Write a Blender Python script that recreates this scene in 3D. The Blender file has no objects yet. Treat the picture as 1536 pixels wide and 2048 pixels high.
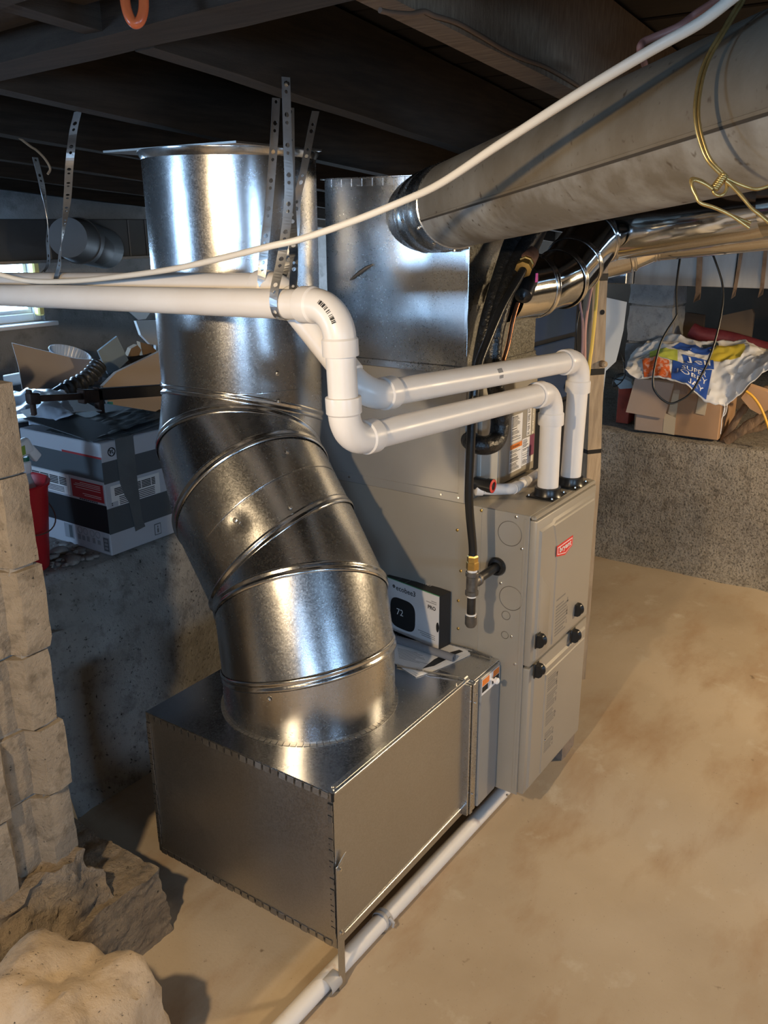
import bpy, bmesh, math, random
from mathutils import Vector, Matrix, noise
V = Vector
PI = math.pi
random.seed(7)
scene = bpy.context.scene
COL = scene.collection

# ---------------------------------------------------------------- camera
cam_data = bpy.data.cameras.new('camera')
cam_data.sensor_fit = 'VERTICAL'
cam_data.sensor_height = 24.0
cam_data.lens = 20.41
cam_data.clip_start = 0.05
cam = bpy.data.objects.new('camera', cam_data)
COL.objects.link(cam)
cam.matrix_world = Matrix(((0.566107, 0.262119, -0.781548, -2.06166),
                           (-0.824313, 0.173626, -0.538852, -0.93757),
                           (-0.005546, 0.949288, 0.314359, 1.77104),
                           (0, 0, 0, 1)))
scene.camera = cam

# ---------------------------------------------------------------- world, lamps, exposure
world = bpy.data.worlds.new('world')
scene.world = world
world.use_nodes = True
bg = world.node_tree.nodes['Background']
bg.inputs[0].default_value = (0.62, 0.80, 1.0, 1)
bg.inputs[1].default_value = 8.0

def lamp(name, kind, loc, energy, color, **kw):
    d = bpy.data.lights.new(name, kind)
    d.energy = energy
    d.color = color
    target = kw.pop('target', None)
    for k, v in kw.items():
        setattr(d, k, v)
    o = bpy.data.objects.new(name, d)
    COL.objects.link(o)
    o.location = loc
    if target:
        o.rotation_euler = (V(target) - V(loc)).to_track_quat('-Z', 'Y').to_euler()
    return o

WARM = (1.0, 0.74, 0.44)
DAY = (0.42, 0.66, 1.0)
lamp('work_lamp', 'SPOT', (-2.30, -0.19, 1.90), 112, WARM, shadow_soft_size=0.035,
     spot_size=math.radians(152), spot_blend=0.22, target=(-1.3, 0.01, -0.80))
lamp('second_lamp', 'SPOT', (1.5, -1.8, 1.72), 165, WARM, shadow_soft_size=0.10,
     spot_size=math.radians(160), spot_blend=0.4, target=(1.35, -1.35, 0.0))
# daylight entering by the windows of the cellar
lamp('daylight_back_window', 'AREA', (0.52, 3.62, 1.52), 30, DAY, shape='RECTANGLE', size=0.75, size_y=0.42, target=(0.1, 0.5, 0.9))
lamp('daylight_side_window', 'AREA', (-4.55, 2.9, 1.6), 75, DAY, shape='RECTANGLE', size=0.75, size_y=0.45, target=(0.0, 1.2, 1.2))
lamp('daylight_left_window', 'AREA', (-4.6, -2.9, 1.6), 70, DAY, shape='RECTANGLE', size=0.9, size_y=0.45, target=(-0.2, 1.2, 0.6))
lamp('daylight_rear_window', 'AREA', (-2.2, -4.6, 1.6), 55, DAY, shape='RECTANGLE', size=0.9, size_y=0.45, target=(-0.6, 1.0, 0.7))

scene.view_settings.view_transform = 'Standard'
scene.view_settings.look = 'None'
scene.view_settings.exposure = 0.12
scene.view_settings.gamma = 1.0
scene.view_settings.use_curve_mapping = False

# ---------------------------------------------------------------- materials
def nodes_of(name):
    m = bpy.data.materials.new(name)
    m.use_nodes = True
    nt = m.node_tree
    return m, nt, nt.nodes['Principled BSDF']

def rgba(c):
    return (c[0], c[1], c[2], 1)

def coord(nt, stretch=(1, 1, 1), kind='Object'):
    tc = nt.nodes.new('ShaderNodeTexCoord')
    mp = nt.nodes.new('ShaderNodeMapping')
    mp.inputs['Scale'].default_value = stretch
    nt.links.new(tc.outputs[kind], mp.inputs[0])
    return mp.outputs[0]

def noise_node(nt, vec, scale, detail=4, rough=0.55):
    n = nt.nodes.new('ShaderNodeTexNoise')
    n.inputs['Scale'].default_value = scale
    n.inputs['Detail'].default_value = detail
    n.inputs['Roughness'].default_value = rough
    nt.links.new(vec, n.inputs['Vector'])
    return n.outputs[0]

def ramp(nt, fac, a, b):
    r = nt.nodes.new('ShaderNodeMapRange')
    r.inputs[1].default_value = a
    r.inputs[2].default_value = b
    r.clamp = True
    nt.links.new(fac, r.inputs[0])
    return r.outputs[0]

def mix(nt, fac, a, b):
    m = nt.nodes.new('ShaderNodeMix')
    m.data_type = 'RGBA'
    nt.links.new(fac, m.inputs[0])
    for i, s in ((6, a), (7, b)):
        if isinstance(s, tuple):
            m.inputs[i].default_value = rgba(s)
        else:
            nt.links.new(s, m.inputs[i])
    return m.outputs[2]

def bump(nt, bsdf, height, strength, dist, prev=None):
    b = nt.nodes.new('ShaderNodeBump')
    b.inputs['Strength'].default_value = strength
    b.inputs['Distance'].default_value = dist
    nt.links.new(height, b.inputs['Height'])
    if prev:
        nt.links.new(prev, b.inputs['Normal'])
    nt.links.new(b.outputs[0], bsdf.inputs['Normal'])
    return b.outputs[0]

def M(name, c1, rough=0.6, c2=None, scale=8, metal=0.0, lo=0.35, hi=0.68, detail=5, stretch=(1, 1, 1),
      bscale=0, bdist=0.002, bstr=0.6, speck=None, sscale=120, slo=0.6, shi=0.7, spec=0.5, coat=0.0, rvar=0.0, trans=0.0, alpha=1.0):
    m, nt, b = nodes_of(name)
    b.inputs['Base Color'].default_value = rgba(c1)
    b.inputs['Roughness'].default_value = rough
    b.inputs['Metallic'].default_value = metal
    b.inputs['Specular IOR Level'].default_value = spec
    b.inputs['Coat Weight'].default_value = coat
    b.inputs['Transmission Weight'].default_value = trans
    b.inputs['Alpha'].default_value = alpha
    if c2 or bscale or speck or rvar:
        vec = coord(nt, stretch)
        out = None
        if c2:
            f = ramp(nt, noise_node(nt, vec, scale, detail), lo, hi)
            out = mix(nt, f, tuple(c1), tuple(c2))
        if speck:
            f = ramp(nt, noise_node(nt, vec, sscale, 2), slo, shi)
            out = mix(nt, f, out if out else tuple(c1), tuple(speck))
        if out:
            nt.links.new(out, b.inputs['Base Color'])
        if bscale:
            bump(nt, b, noise_node(nt, vec, bscale, 5), bstr, bdist)
        if rvar:
            f = noise_node(nt, vec, scale * 1.7, 4)
            r = nt.nodes.new('ShaderNodeMapRange')
            r.inputs[1].default_value = 0.3; r.inputs[2].default_value = 0.7
            r.inputs[3].default_value = max(0.02, rough - rvar); r.inputs[4].default_value = rough + rvar
            nt.links.new(f, r.inputs[0])
            nt.links.new(r.outputs[0], b.inputs['Roughness'])
    return m

def galv(name, lo=(0.46, 0.47, 0.48), hi=(0.66, 0.67, 0.68), rough=0.26, grain=0.10, wave=0.004, wscale=3.0, rv=0.08):
    m, nt, b = nodes_of(name)
    vec = coord(nt)
    b.inputs['Metallic'].default_value = 1.0
    v = nt.nodes.new('ShaderNodeTexVoronoi')
    v.inputs['Scale'].default_value = 320
    nt.links.new(vec, v.inputs['Vector'])
    sp = nt.nodes.new('ShaderNodeSeparateColor')
    nt.links.new(v.outputs['Color'], sp.inputs[0])
    blot = ramp(nt, noise_node(nt, vec, 5, 6, 0.65), 0.25, 0.8)
    ad = nt.nodes.new('ShaderNodeMath'); ad.operation = 'MULTIPLY_ADD'
    nt.links.new(sp.outputs[0], ad.inputs[0]); ad.inputs[1].default_value = 0.6
    ml = nt.nodes.new('ShaderNodeMath'); ml.operation = 'MULTIPLY'
    nt.links.new(blot, ml.inputs[0]); ml.inputs[1].default_value = 0.4
    nt.links.new(ml.outputs[0], ad.inputs[2])
    nt.links.new(mix(nt, ad.outputs[0], tuple(lo), tuple(hi)), b.inputs['Base Color'])
    r = nt.nodes.new('ShaderNodeMapRange')
    r.inputs[3].default_value = rough - rv; r.inputs[4].default_value = rough + rv
    nt.links.new(ad.outputs[0], r.inputs[0])
    nt.links.new(r.outputs[0], b.inputs['Roughness'])
    p = bump(nt, b, noise_node(nt, vec, wscale, 2), 1.0, wave)
    bump(nt, b, noise_node(nt, vec, 650, 3), grain, 0.0006, p)
    return m

def concrete(name, c1, c2, c3, s1=2.5, s2=14, grit=140, bd=0.004, rough=0.88, pores=True, pore=(0.02, 0.018, 0.016), lo3=0.5, hi3=0.72, pits=(0.36, 0.27)):
    m, nt, b = nodes_of(name)
    vec = coord(nt)
    a = mix(nt, ramp(nt, noise_node(nt, vec, s1, 6, 0.6), 0.36, 0.66), tuple(c1), tuple(c2))
    a = mix(nt, ramp(nt, noise_node(nt, vec, s2, 6, 0.65), lo3, hi3), a, tuple(c3))
    g = noise_node(nt, vec, grit, 3, 0.7)
    if pores:
        a = mix(nt, ramp(nt, g, pits[0], pits[1]), a, tuple(pore))
    nt.links.new(a, b.inputs['Base Color'])
    b.inputs['Roughness'].default_value = rough
    p = bump(nt, b, noise_node(nt, vec, s2 * 2.5, 6, 0.7), 0.8, bd)
    bump(nt, b, g, 0.7, bd * 0.5, p)
    return m

GALV = galv('galvanised_sheet', lo=(0.50, 0.505, 0.51), hi=(0.60, 0.605, 0.61), rough=0.30, rv=0.05, grain=0.03)
GALV_D = galv('galvanised_duct', lo=(0.50, 0.505, 0.51), hi=(0.60, 0.605, 0.61), rough=0.25, wave=0.003, wscale=4, grain=0.16, rv=0.05)
GALV_DULL = galv('galvanised_panel', lo=(0.42, 0.41, 0.39), hi=(0.52, 0.51, 0.49), rough=0.40, rv=0.06, grain=0.08)
GALV_PL = galv('galvanised_plenum', lo=(0.47, 0.48, 0.49), hi=(0.58, 0.59, 0.60), rough=0.29, wave=0.008, wscale=2.2, rv=0.03, grain=0.04)
GALV_FRONT = galv('galvanised_stained', lo=(0.34, 0.33, 0.29), hi=(0.60, 0.59, 0.54), rough=0.32)
SHINY = galv('bright_tinned_duct', lo=(0.58, 0.58, 0.57), hi=(0.68, 0.68, 0.67), rough=0.11, rv=0.03, grain=0.02, wave=0.003, wscale=6)
BEAD = galv('duct_bead_metal', lo=(0.55, 0.56, 0.57), hi=(0.72, 0.72, 0.72), rough=0.2, rv=0.05, grain=0.02, wave=0.001)
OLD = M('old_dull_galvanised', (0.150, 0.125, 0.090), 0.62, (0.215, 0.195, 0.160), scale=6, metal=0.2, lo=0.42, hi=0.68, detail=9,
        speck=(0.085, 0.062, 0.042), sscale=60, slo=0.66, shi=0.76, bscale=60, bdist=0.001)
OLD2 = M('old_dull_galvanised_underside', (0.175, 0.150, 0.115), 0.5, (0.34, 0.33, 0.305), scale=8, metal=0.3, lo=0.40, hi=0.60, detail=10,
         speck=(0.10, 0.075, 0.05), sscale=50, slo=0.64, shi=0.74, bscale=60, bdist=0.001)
FUR = M('taupe_cabinet_paint', (0.375, 0.345, 0.295), 0.42, (0.395, 0.365, 0.315), scale=3, metal=0.35, bscale=900, bdist=0.0002, bstr=0.4)
FURT = M('taupe_cabinet_top', (0.43, 0.385, 0.31), 0.36, metal=0.35)
PRINT = M('embossed_print_grey', (0.20, 0.19, 0.17), 0.5)
PVC = M('white_pvc', (0.80, 0.765, 0.72), 0.34, (0.76, 0.71, 0.655), scale=6, rvar=0.06)
PVCD = M('dusty_white_pvc', (0.76, 0.72, 0.67), 0.5, (0.50, 0.36, 0.27), scale=16, lo=0.60, hi=0.75, detail=8)
PVCSH = M('scuffed_grey_pvc', (0.45, 0.43, 0.41), 0.4)
BLACK = M('black_plastic', (0.012, 0.012, 0.012), 0.32)
BLACKM = M('black_iron', (0.022, 0.020, 0.018), 0.42, (0.05, 0.045, 0.04), scale=30, metal=0.4)
IRON = M('grey_malleable_iron', (0.10, 0.092, 0.082), 0.45, (0.17, 0.155, 0.14), scale=50, metal=0.6, bscale=200, bdist=0.0006)
HOSE = M('black_hose_jacket', (0.010, 0.010, 0.010), 0.28, bscale=90, bdist=0.001)
FOAM = M('black_foam_wrap', (0.009, 0.009, 0.009), 0.3, bscale=55, bdist=0.006, bstr=0.8)
BRASS = M('brass', (0.58, 0.40, 0.13), 0.32, (0.42, 0.27, 0.09), scale=40, metal=0.9)
COPPER = M('copper', (0.62, 0.27, 0.14), 0.35, (0.30, 0.15, 0.09), scale=30, metal=0.9)
TAPE_W = M('thread_tape_white', (0.75, 0.73, 0.70), 0.6)
RED = M('red_plastic', (0.62, 0.04, 0.03), 0.35)
REDB = M('red_badge', (0.72, 0.035, 0.03), 0.4)
WHITE = M('white_print', (0.86, 0.85, 0.83), 0.5)
SCREW = M('zinc_screw', (0.7, 0.69, 0.66), 0.25, metal=1.0)
STEEL = M('perforated_strap_steel', (0.58, 0.58, 0.57), 0.42, (0.46, 0.46, 0.46), scale=30, metal=1.0)
DARK = M('dark_hole', (0.004, 0.004, 0.004), 0.9)
INK = M('black_ink', (0.015, 0.015, 0.016), 0.6)
GREYINK = M('grey_ink', (0.16, 0.16, 0.16), 0.6)
PAPER = M('white_paper', (0.78, 0.77, 0.76), 0.6)
FLOOR = None
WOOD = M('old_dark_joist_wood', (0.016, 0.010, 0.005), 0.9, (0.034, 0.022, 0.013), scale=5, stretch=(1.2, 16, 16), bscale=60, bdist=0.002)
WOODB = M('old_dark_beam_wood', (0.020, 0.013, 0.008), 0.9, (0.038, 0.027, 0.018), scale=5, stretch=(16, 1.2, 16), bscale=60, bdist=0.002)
WOOD_LIT = M('sawn_lit_joist_wood', (0.11, 0.07, 0.041), 0.85, (0.19, 0.13, 0.08), scale=7, stretch=(26, 2, 4), bscale=40, bdist=0.003)  # real saw grain, but lamplight on this joist is put into the colour
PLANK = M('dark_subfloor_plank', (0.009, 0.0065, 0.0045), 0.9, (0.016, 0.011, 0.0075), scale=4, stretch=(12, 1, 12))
POSTW = M('weathered_post_wood', (0.40, 0.30, 0.19), 0.75, (0.27, 0.195, 0.12), scale=9, stretch=(9, 9, 1.2), bscale=50, bdist=0.001)
CONC_LEDGE = concrete('grey_pitted_concrete', (0.27, 0.26, 0.24), (0.40, 0.385, 0.355), (0.17, 0.16, 0.145), s1=2.2, s2=16, grit=75, bd=0.008, pits=(0.40, 0.29))
CONC_DIRTY = concrete('brown_stained_concrete', (0.33, 0.285, 0.22), (0.42, 0.375, 0.31), (0.17, 0.14, 0.105), s1=1.7, s2=20, grit=100, bd=0.012, pits=(0.52, 0.32), pore=(0.10, 0.084, 0.064))
CONC_WALL = concrete('rough_cellar_wall', (0.20, 0.20, 0.20), (0.29, 0.29, 0.29), (0.14, 0.14, 0.14), s1=1.5, s2=9, grit=60, bd=0.006)
CONC_BLOCK = concrete('cinder_block_tan', (0.215, 0.175, 0.13), (0.28, 0.235, 0.18), (0.125, 0.10, 0.072), s1=5, s2=24, grit=85, bd=0.006)
CONC_BLOCKG = concrete('cinder_block_grey', (0.27, 0.27, 0.265), (0.36, 0.36, 0.35), (0.19, 0.19, 0.19), s1=4, s2=20, grit=120, bd=0.005)
MORTAR = concrete('grey_mortar', (0.24, 0.215, 0.18), (0.30, 0.27, 0.235), (0.16, 0.14, 0.12), s1=6, s2=30, grit=160, bd=0.003)
CONC_FOOT = concrete('rough_footing_concrete', (0.24, 0.185, 0.13), (0.31, 0.25, 0.18), (0.13, 0.11, 0.09), s1=4, s2=26, grit=60, bd=0.014)
ROCK = concrete('tan_stone', (0.40, 0.31, 0.215), (0.48, 0.385, 0.28), (0.28, 0.215, 0.15), s1=3, s2=12, grit=90, bd=0.005)
CARD = M('brown_cardboard', (0.44, 0.265, 0.145), 0.8, (0.40, 0.235, 0.125), scale=4)
CARDP = M('pale_cardboard', (0.46, 0.33, 0.24), 0.8, (0.50, 0.365, 0.27), scale=4)
KRAFT = M('masking_tape', (0.60, 0.49, 0.33), 0.6)

def floor_material():
    m, nt, b = nodes_of('tan_concrete_floor')
    vec = coord(nt)
    a = mix(nt, ramp(nt, noise_node(nt, vec, 1.3, 6, 0.55), 0.35, 0.65), (0.40, 0.31, 0.21), (0.53, 0.43, 0.31))
    a = mix(nt, ramp(nt, noise_node(nt, coord(nt, (1, 2.2, 1)), 2.1, 7, 0.6), 0.50, 0.72), a, (0.38, 0.255, 0.15))
    a = mix(nt, ramp(nt, noise_node(nt, vec, 7, 5, 0.6), 0.60, 0.78), a, (0.58, 0.51, 0.40))
    a = mix(nt, ramp(nt, noise_node(nt, vec, 22, 3, 0.6), 0.70, 0.80), a, (0.17, 0.12, 0.075))
    a = mix(nt, ramp(nt, noise_node(nt, vec, 160, 2, 0.6), 0.70, 0.80), a, (0.16, 0.12, 0.08))
    nt.links.new(a, b.inputs['Base Color'])
    b.inputs['Roughness'].default_value = 0.62
    p = bump(nt, b, noise_node(nt, vec, 9, 6, 0.6), 0.5, 0.004)
    bump(nt, b, noise_node(nt, vec, 120, 4, 0.6), 0.35, 0.0015, p)
    return m
FLOOR = floor_material()

# ---------------------------------------------------------------- mesh helpers
class MB:
    """collects shapes and links them as one mesh object"""
    def __init__(self):
        self.v = []; self.f = []; self.m = []; self.mats = []
    def mi(self, mat):
        if mat not in self.mats:
            self.mats.append(mat)
        return self.mats.index(mat)
    def add(self, verts, faces, mat):
        k = len(self.v); i = self.mi(mat)
        self.v += [V(p) for p in verts]
        self.f += [[a + k for a in f] for f in faces]
        self.m += [i] * len(faces)
        return self
    def bm(self, bm, mat):
        bm.verts.index_update()
        self.add([v.co.copy() for v in bm.verts], [[v.index for v in f.verts] for f in bm.faces], mat)
        bm.free()
        return self
    def box(self, lo, hi, mat, bevel=0.0, seg=1):
        c = [(a + b) / 2 for a, b in zip(lo, hi)]
        h = [abs(b - a) / 2 for a, b in zip(lo, hi)]
        return self.obox(c, ((h[0], 0, 0), (0, h[1], 0), (0, 0, h[2])), mat, bevel, seg)
    def obox(self, c, ax, mat, bevel=0.0, seg=1):
        c = V(c); ax = [V(a) for a in ax]
        b = bmesh.new()
        bmesh.ops.create_cube(b, size=2.0)
        L = [a.length for a in ax]
        for v in b.verts:
            v.co = V((v.co.x * L[0], v.co.y * L[1], v.co.z * L[2]))
        if bevel:
            bmesh.ops.bevel(b, geom=list(b.edges), offset=bevel, segments=seg, affect='EDGES', profile=0.5)
        n = [a.normalized() for a in ax]
        flip = n[0].cross(n[1]).dot(n[2]) < 0
        for v in b.verts:
            p = v.co.copy()
            v.co = c + n[0] * p.x + n[1] * p.y + n[2] * p.z
        if flip:
            bmesh.ops.reverse_faces(b, faces=list(b.faces))
        return self.bm(b, mat)
    def tube(self, path, r, mat, n=12, caps=True, closed=False, flat=1.0):
        P = [V(p) for p in path]
        N = len(P)
        R = r if isinstance(r, (list, tuple)) else [r] * N
        T = []
        for i in range(N):
            a = P[i - 1] if (i > 0 or closed) else P[i]
            b = P[(i + 1) % N] if (i < N - 1 or closed) else P[i]
            T.append((b - a).normalized())
        u = T[0].orthogonal().normalized()
        verts = []
        for i in range(N):
            if i:
                u = T[i - 1].rotation_difference(T[i]) @ u
            u = (u - T[i] * u.dot(T[i])).normalized()
            w = T[i].cross(u)
            for k in range(n):
                t = 2 * PI * k / n
                verts.append(P[i] + (u * math.cos(t) + w * math.sin(t) * flat) * R[i])
        faces = []
        for i in range(N if closed else N - 1):
            j = (i + 1) % N
            for k in range(n):
                l = (k + 1) % n
                faces.append([i * n + k, i * n + l, j * n + l, j * n + k])
        if caps and not closed:
            faces.append(list(range(n))[::-1]); faces.append([(N - 1) * n + k for k in range(n)])
        return self.add(verts, faces, mat)
    def cyl(self, a, b, r, mat, n=16, r2=None):
        return self.tube([a, b], [r, r if r2 is None else r2], mat, n)
    def lathe(self, prof, org, axis, mat, n=24, caps=True):
        org = V(org); w = V(axis).normalized(); u = w.orthogonal().normalized(); q = w.cross(u)
        verts = []
        for r, h in prof:
            for k in range(n):
                t = 2 * PI * k / n
                verts.append(org + w * h + (u * math.cos(t) + q * math.sin(t)) * r)
        faces = []
        for i in range(len(prof) - 1):
            for k in range(n):
                l = (k + 1) % n
                faces.append([i * n + k, i * n + l, (i + 1) * n + l, (i + 1) * n + k])
        if caps:
            faces.append(list(range(n))[::-1]); faces.append([(len(prof) - 1) * n + k for k in range(n)])
        return self.add(verts, faces, mat)
    def slab(self, pts, off, mat):
        """polygon given some thickness along off"""
        P = [V(p) for p in pts]; o = V(off); n = len(P)
        faces = [list(range(n)), [2 * n - 1 - k for k in range(n)]]
        faces += [[k, k + n, (k + 1) % n + n, (k + 1) % n] for k in range(n)]
        k = len(self.f)
        self.add(P + [p + o for p in P], faces, mat)
        nn = sum((P[i].cross(P[(i + 1) % n]) for i in range(n)), V())
        if nn.dot(o) > 0:
            for i in range(k, len(self.f)):
                self.f[i] = self.f[i][::-1]
        return self
    def grid(self, fn, nu, nv, mat, flip=False):
        verts = [fn(i / nu, j / nv) for i in range(nu + 1) for j in range(nv + 1)]
        faces = []
        for i in range(nu):
            for j in range(nv):
                a = i * (nv + 1) + j
                q = [a, a + nv + 1, a + nv + 2, a + 1]
                faces.append(q[::-1] if flip else q)
        return self.add(verts, faces, mat)
    def loft(self, rings, mat, closed=True, caps=False):
        n = len(rings[0]); verts = [p for r in rings for p in r]; faces = []
        for i in range(len(rings) - 1):
            for k in range(n if closed else n - 1):
                l = (k + 1) % n
                faces.append([i * n + k, i * n + l, (i + 1) * n + l, (i + 1) * n + k])
        if caps:
            faces.append(list(range(n))[::-1]); faces.append([(len(rings) - 1) * n + k for k in range(n)])
        return self.add(verts, faces, mat)
    def text(self, s, org, u, v, size, mat, lift=0.0006, center=False, bold=0.0, sx=1.0, fit=None):
        cu = bpy.data.curves.new('text', 'FONT')
        cu.body = s; cu.size = size; cu.resolution_u = 2; cu.offset = bold
        if center:
            cu.align_x = 'CENTER'
        o = bpy.data.objects.new('text', cu)
        COL.objects.link(o)
        bpy.context.view_layer.update()
        me = bpy.data.meshes.new_from_object(o.evaluated_get(bpy.context.evaluated_depsgraph_get()))
        u = V(u).normalized(); v = V(v).normalized(); w = u.cross(v)
        if fit:
            xs = [p.co.x for p in me.vertices]; ys = [p.co.y for p in me.vertices]; kx = fit[0] / (max(xs) - min(xs)); ky = fit[1] / (max(ys) - min(ys)); ax = min(xs); ay = min(ys)
            for p in me.vertices:
                p.co.x = (p.co.x - ax) * kx; p.co.y = (p.co.y - ay) * ky
        self.add([V(org) + u * (p.co.x * sx) + v * p.co.y + w * lift for p in me.vertices], [list(p.vertices) for p in me.polygons], mat)
        bpy.data.objects.remove(o); bpy.data.meshes.remove(me); bpy.data.curves.remove(cu)
        return self
    def build(self, name, parent=None, smooth=35, **kw):
        base = V((0, 0, 0))
        if parent is not None:
            base = V(parent.get('_base', (0, 0, 0)))
        elif 'at' in kw:
            base = V(kw['at'])
        me = bpy.data.meshes.new(name)
        me.from_pydata([p - base for p in self.v], [], self.f)
        for m in self.mats:
            me.materials.append(m)
        me.polygons.foreach_set('material_index', self.m)
        if smooth:
            me.polygons.foreach_set('use_smooth', [True] * len(me.polygons))
            me.set_sharp_from_angle(angle=math.radians(smooth))
        me.update()
        o = bpy.data.objects.new(name, me)
        COL.objects.link(o)
        if parent is not None:
            o.parent = parent
            o['_base'] = base
        else:
            o.location = base
            o['_base'] = base
        for k in ('label', 'category', 'group', 'kind'):
            if k in kw:
                o[k] = kw[k]
        return o

def thing(name, label, cat, at, group=None, kind=None):
    o = bpy.data.objects.new(name, None)
    COL.objects.link(o)
    o.empty_display_size = 0.05
    o.location = at
    o['_base'] = V(at)
    if label: o['label'] = label
    if cat: o['category'] = cat
    if group: o['group'] = group
    if kind: o['kind'] = kind
    return o

def curve(pts, k=6, closed=False):
    """smooth path through the points"""
    P = [V(p) for p in pts]; out = []; n = len(P)
    rng = range(n) if closed else range(n - 1)
    for i in rng:
        p0 = P[(i - 1) % n] if (i > 0 or closed) else P[0] * 2 - P[1]
        p1 = P[i]; p2 = P[(i + 1) % n]
        p3 = P[(i + 2) % n] if (i + 2 < n or closed) else P[-1] * 2 - P[-2]
        for s in range(k):
            t = s / k
            out.append(0.5 * ((2 * p1) + (p2 - p0) * t + (2 * p0 - 5 * p1 + 4 * p2 - p3) * t * t + (3 * p1 - p0 - 3 * p2 + p3) * t ** 3))
    if not closed:
        out.append(P[-1])
    return out

def nz(p, s=1.0, seed=0.0):
    return noise.noise(V((p[0] * s + seed, p[1] * s + seed * 0.7, p[2] * s - seed)))

def fbm(p, s, seed=0.0, o=4):
    return sum(nz(p, s * 2 ** k, seed + k * 3.1) / 2 ** k for k in range(o))

def rough_block(lo, hi, cuts, amp, scale, mat, seed, taper=None, name_mb=None, fine=0.0):
    """a box cut into small faces and roughened"""
    b = bmesh.new()
    bmesh.ops.create_cube(b, size=1.0)
    lo = V(lo); hi = V(hi)
    for v in b.verts:
        v.co = V([lo[i] + (v.co[i] + 0.5) * (hi[i] - lo[i]) for i in range(3)])
    bmesh.ops.subdivide_edges(b, edges=list(b.edges), cuts=cuts, use_grid_fill=True)
    c = (lo + hi) / 2
    for v in b.verts:
        p = v.co.copy()
        if taper:
            p = taper(p)
        d = V((fbm(p, scale, seed), fbm(p, scale, seed + 11), fbm(p, scale, seed + 23)))
        if fine:
            d2 = V((nz(p, 55, seed), nz(p, 55, seed + 5), nz(p, 55, seed + 9))); v.co = p + d * amp + d2 * fine
        else:
            v.co = p + d * amp
    mb = name_mb or MB()
    mb.bm(b, mat)
    return mb

# ================================================================ THE SETTING
def jz(x):
    """height of the joist undersides: the old floor sags towards the crawl space"""
    return 1.9715 - 0.077 * x

# ---------------- floor
mb = MB()
def rise(x):
    t = max(0.0, min(1.0, (x - 0.10) / 0.32)); return 0.052 * t * t * (3 - 2 * t)
mb.grid(lambda u, v: (-4.5 + 7.0 * u, -4.5 + 5.9 * v, rise(-4.5 + 7.0 * u) + 0.006 * fbm((-4.5 + 7.0 * u, -4.5 + 5.9 * v, 0), 1.3, 3)), 110, 92, FLOOR)
mb.build('floor', smooth=60, kind='structure')

# ---------------- concrete ledges that carry the walls
def ledge_back(u, v):
    x = -4.5 + 7.2 * u
    prof = [(1.16, -0.02), (1.20, 0.06), (1.215, 0.20), (1.235, 0.38), (1.255, 0.55), (1.27, 0.68), (1.30, 0.728), (1.36, 0.738), (1.6, 0.735),
            (2.0, 0.735), (2.6, 0.74), (3.5, 0.75)]
    t = v * (len(prof) - 1); i = min(int(t), len(prof) - 2); t -= i
    y = prof[i][0] * (1 - t) + prof[i + 1][0] * t; z = prof[i][1] * (1 - t) + prof[i + 1][1] * t
    p = (x, y, z)
    chip = max(0.0, min(1.0, (-x - 0.35) * 2.2)) * (0.06 if 0.6 < z and y < 1.4 else 0.0) * max(0, 0.5 + fbm((x, y, 0), 5, 9))
    return (x, y + 0.016 * fbm(p, 4, 2) + chip, z + 0.010 * fbm(p, 5, 8) - chip * 0.7)
mb = MB(); mb.grid(ledge_back, 150, 77, CONC_LEDGE, flip=True)
mb.build('wall_ledge_back', smooth=60, kind='structure')

def ledge_right(u, v):
    y = -4.5 + 6.3 * u
    prof = [(2.16, 0.02), (2.235, 0.065), (2.275, 0.11), (2.31, 0.19), (2.335, 0.31), (2.35, 0.45), (2.36, 0.58), (2.37, 0.67), (2.385, 0.703),
            (2.42, 0.712), (2.6, 0.708), (2.9, 0.70), (3.4, 0.72), (4.4, 0.78)]
    t = v * (len(prof) - 1); i = min(int(t), len(prof) - 2); t -= i
    x = prof[i][0] * (1 - t) + prof[i + 1][0] * t; z = prof[i][1] * (1 - t) + prof[i + 1][1] * t
    p = (x, y, z)
    return (x + 0.020 * fbm(p, 3.5, 5), y, z + 0.008 * fbm(p, 6, 15))
mb = MB(); mb.grid(ledge_right, 140, 91, CONC_DIRTY)
mb.build('wall_ledge_right', smooth=60, kind='structure')

# ---------------- outer walls with window openings
def wall(name, axis, pos, thick, a0, a1, z0, z1, mat, hole=None, hole2=None):
    mb = MB()
    def pc(p0, p1, q0, q1):
        if p1 - p0 < 1e-4 or q1 - q0 < 1e-4:
            return
        lo, hi = ((p0, pos, q0), (p1, pos + thick, q1)) if axis == 'y' else ((pos, p0, q0), (pos + thick, p1, q1))
        mb.box([min(a, b) for a, b in zip(lo, hi)], [max(a, b) for a, b in zip(lo, hi)], mat)
    if hole:
        h0, h1, g0, g1 = hole
        if hole2:
            pc(a0, hole2[0], z0, z1); pc(hole2[0], hole2[1], z0, hole2[2]); pc(hole2[0], hole2[1], hole2[3], z1); a0 = hole2[1]
        pc(a0, h0, z0, z1); pc(h1, a1, z0, z1); pc(h0, h1, z0, g0); pc(h0, h1, g1, z1)
    else:
        pc(a0, a1, z0, z1)
    return mb.build(name, kind='structure')

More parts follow.
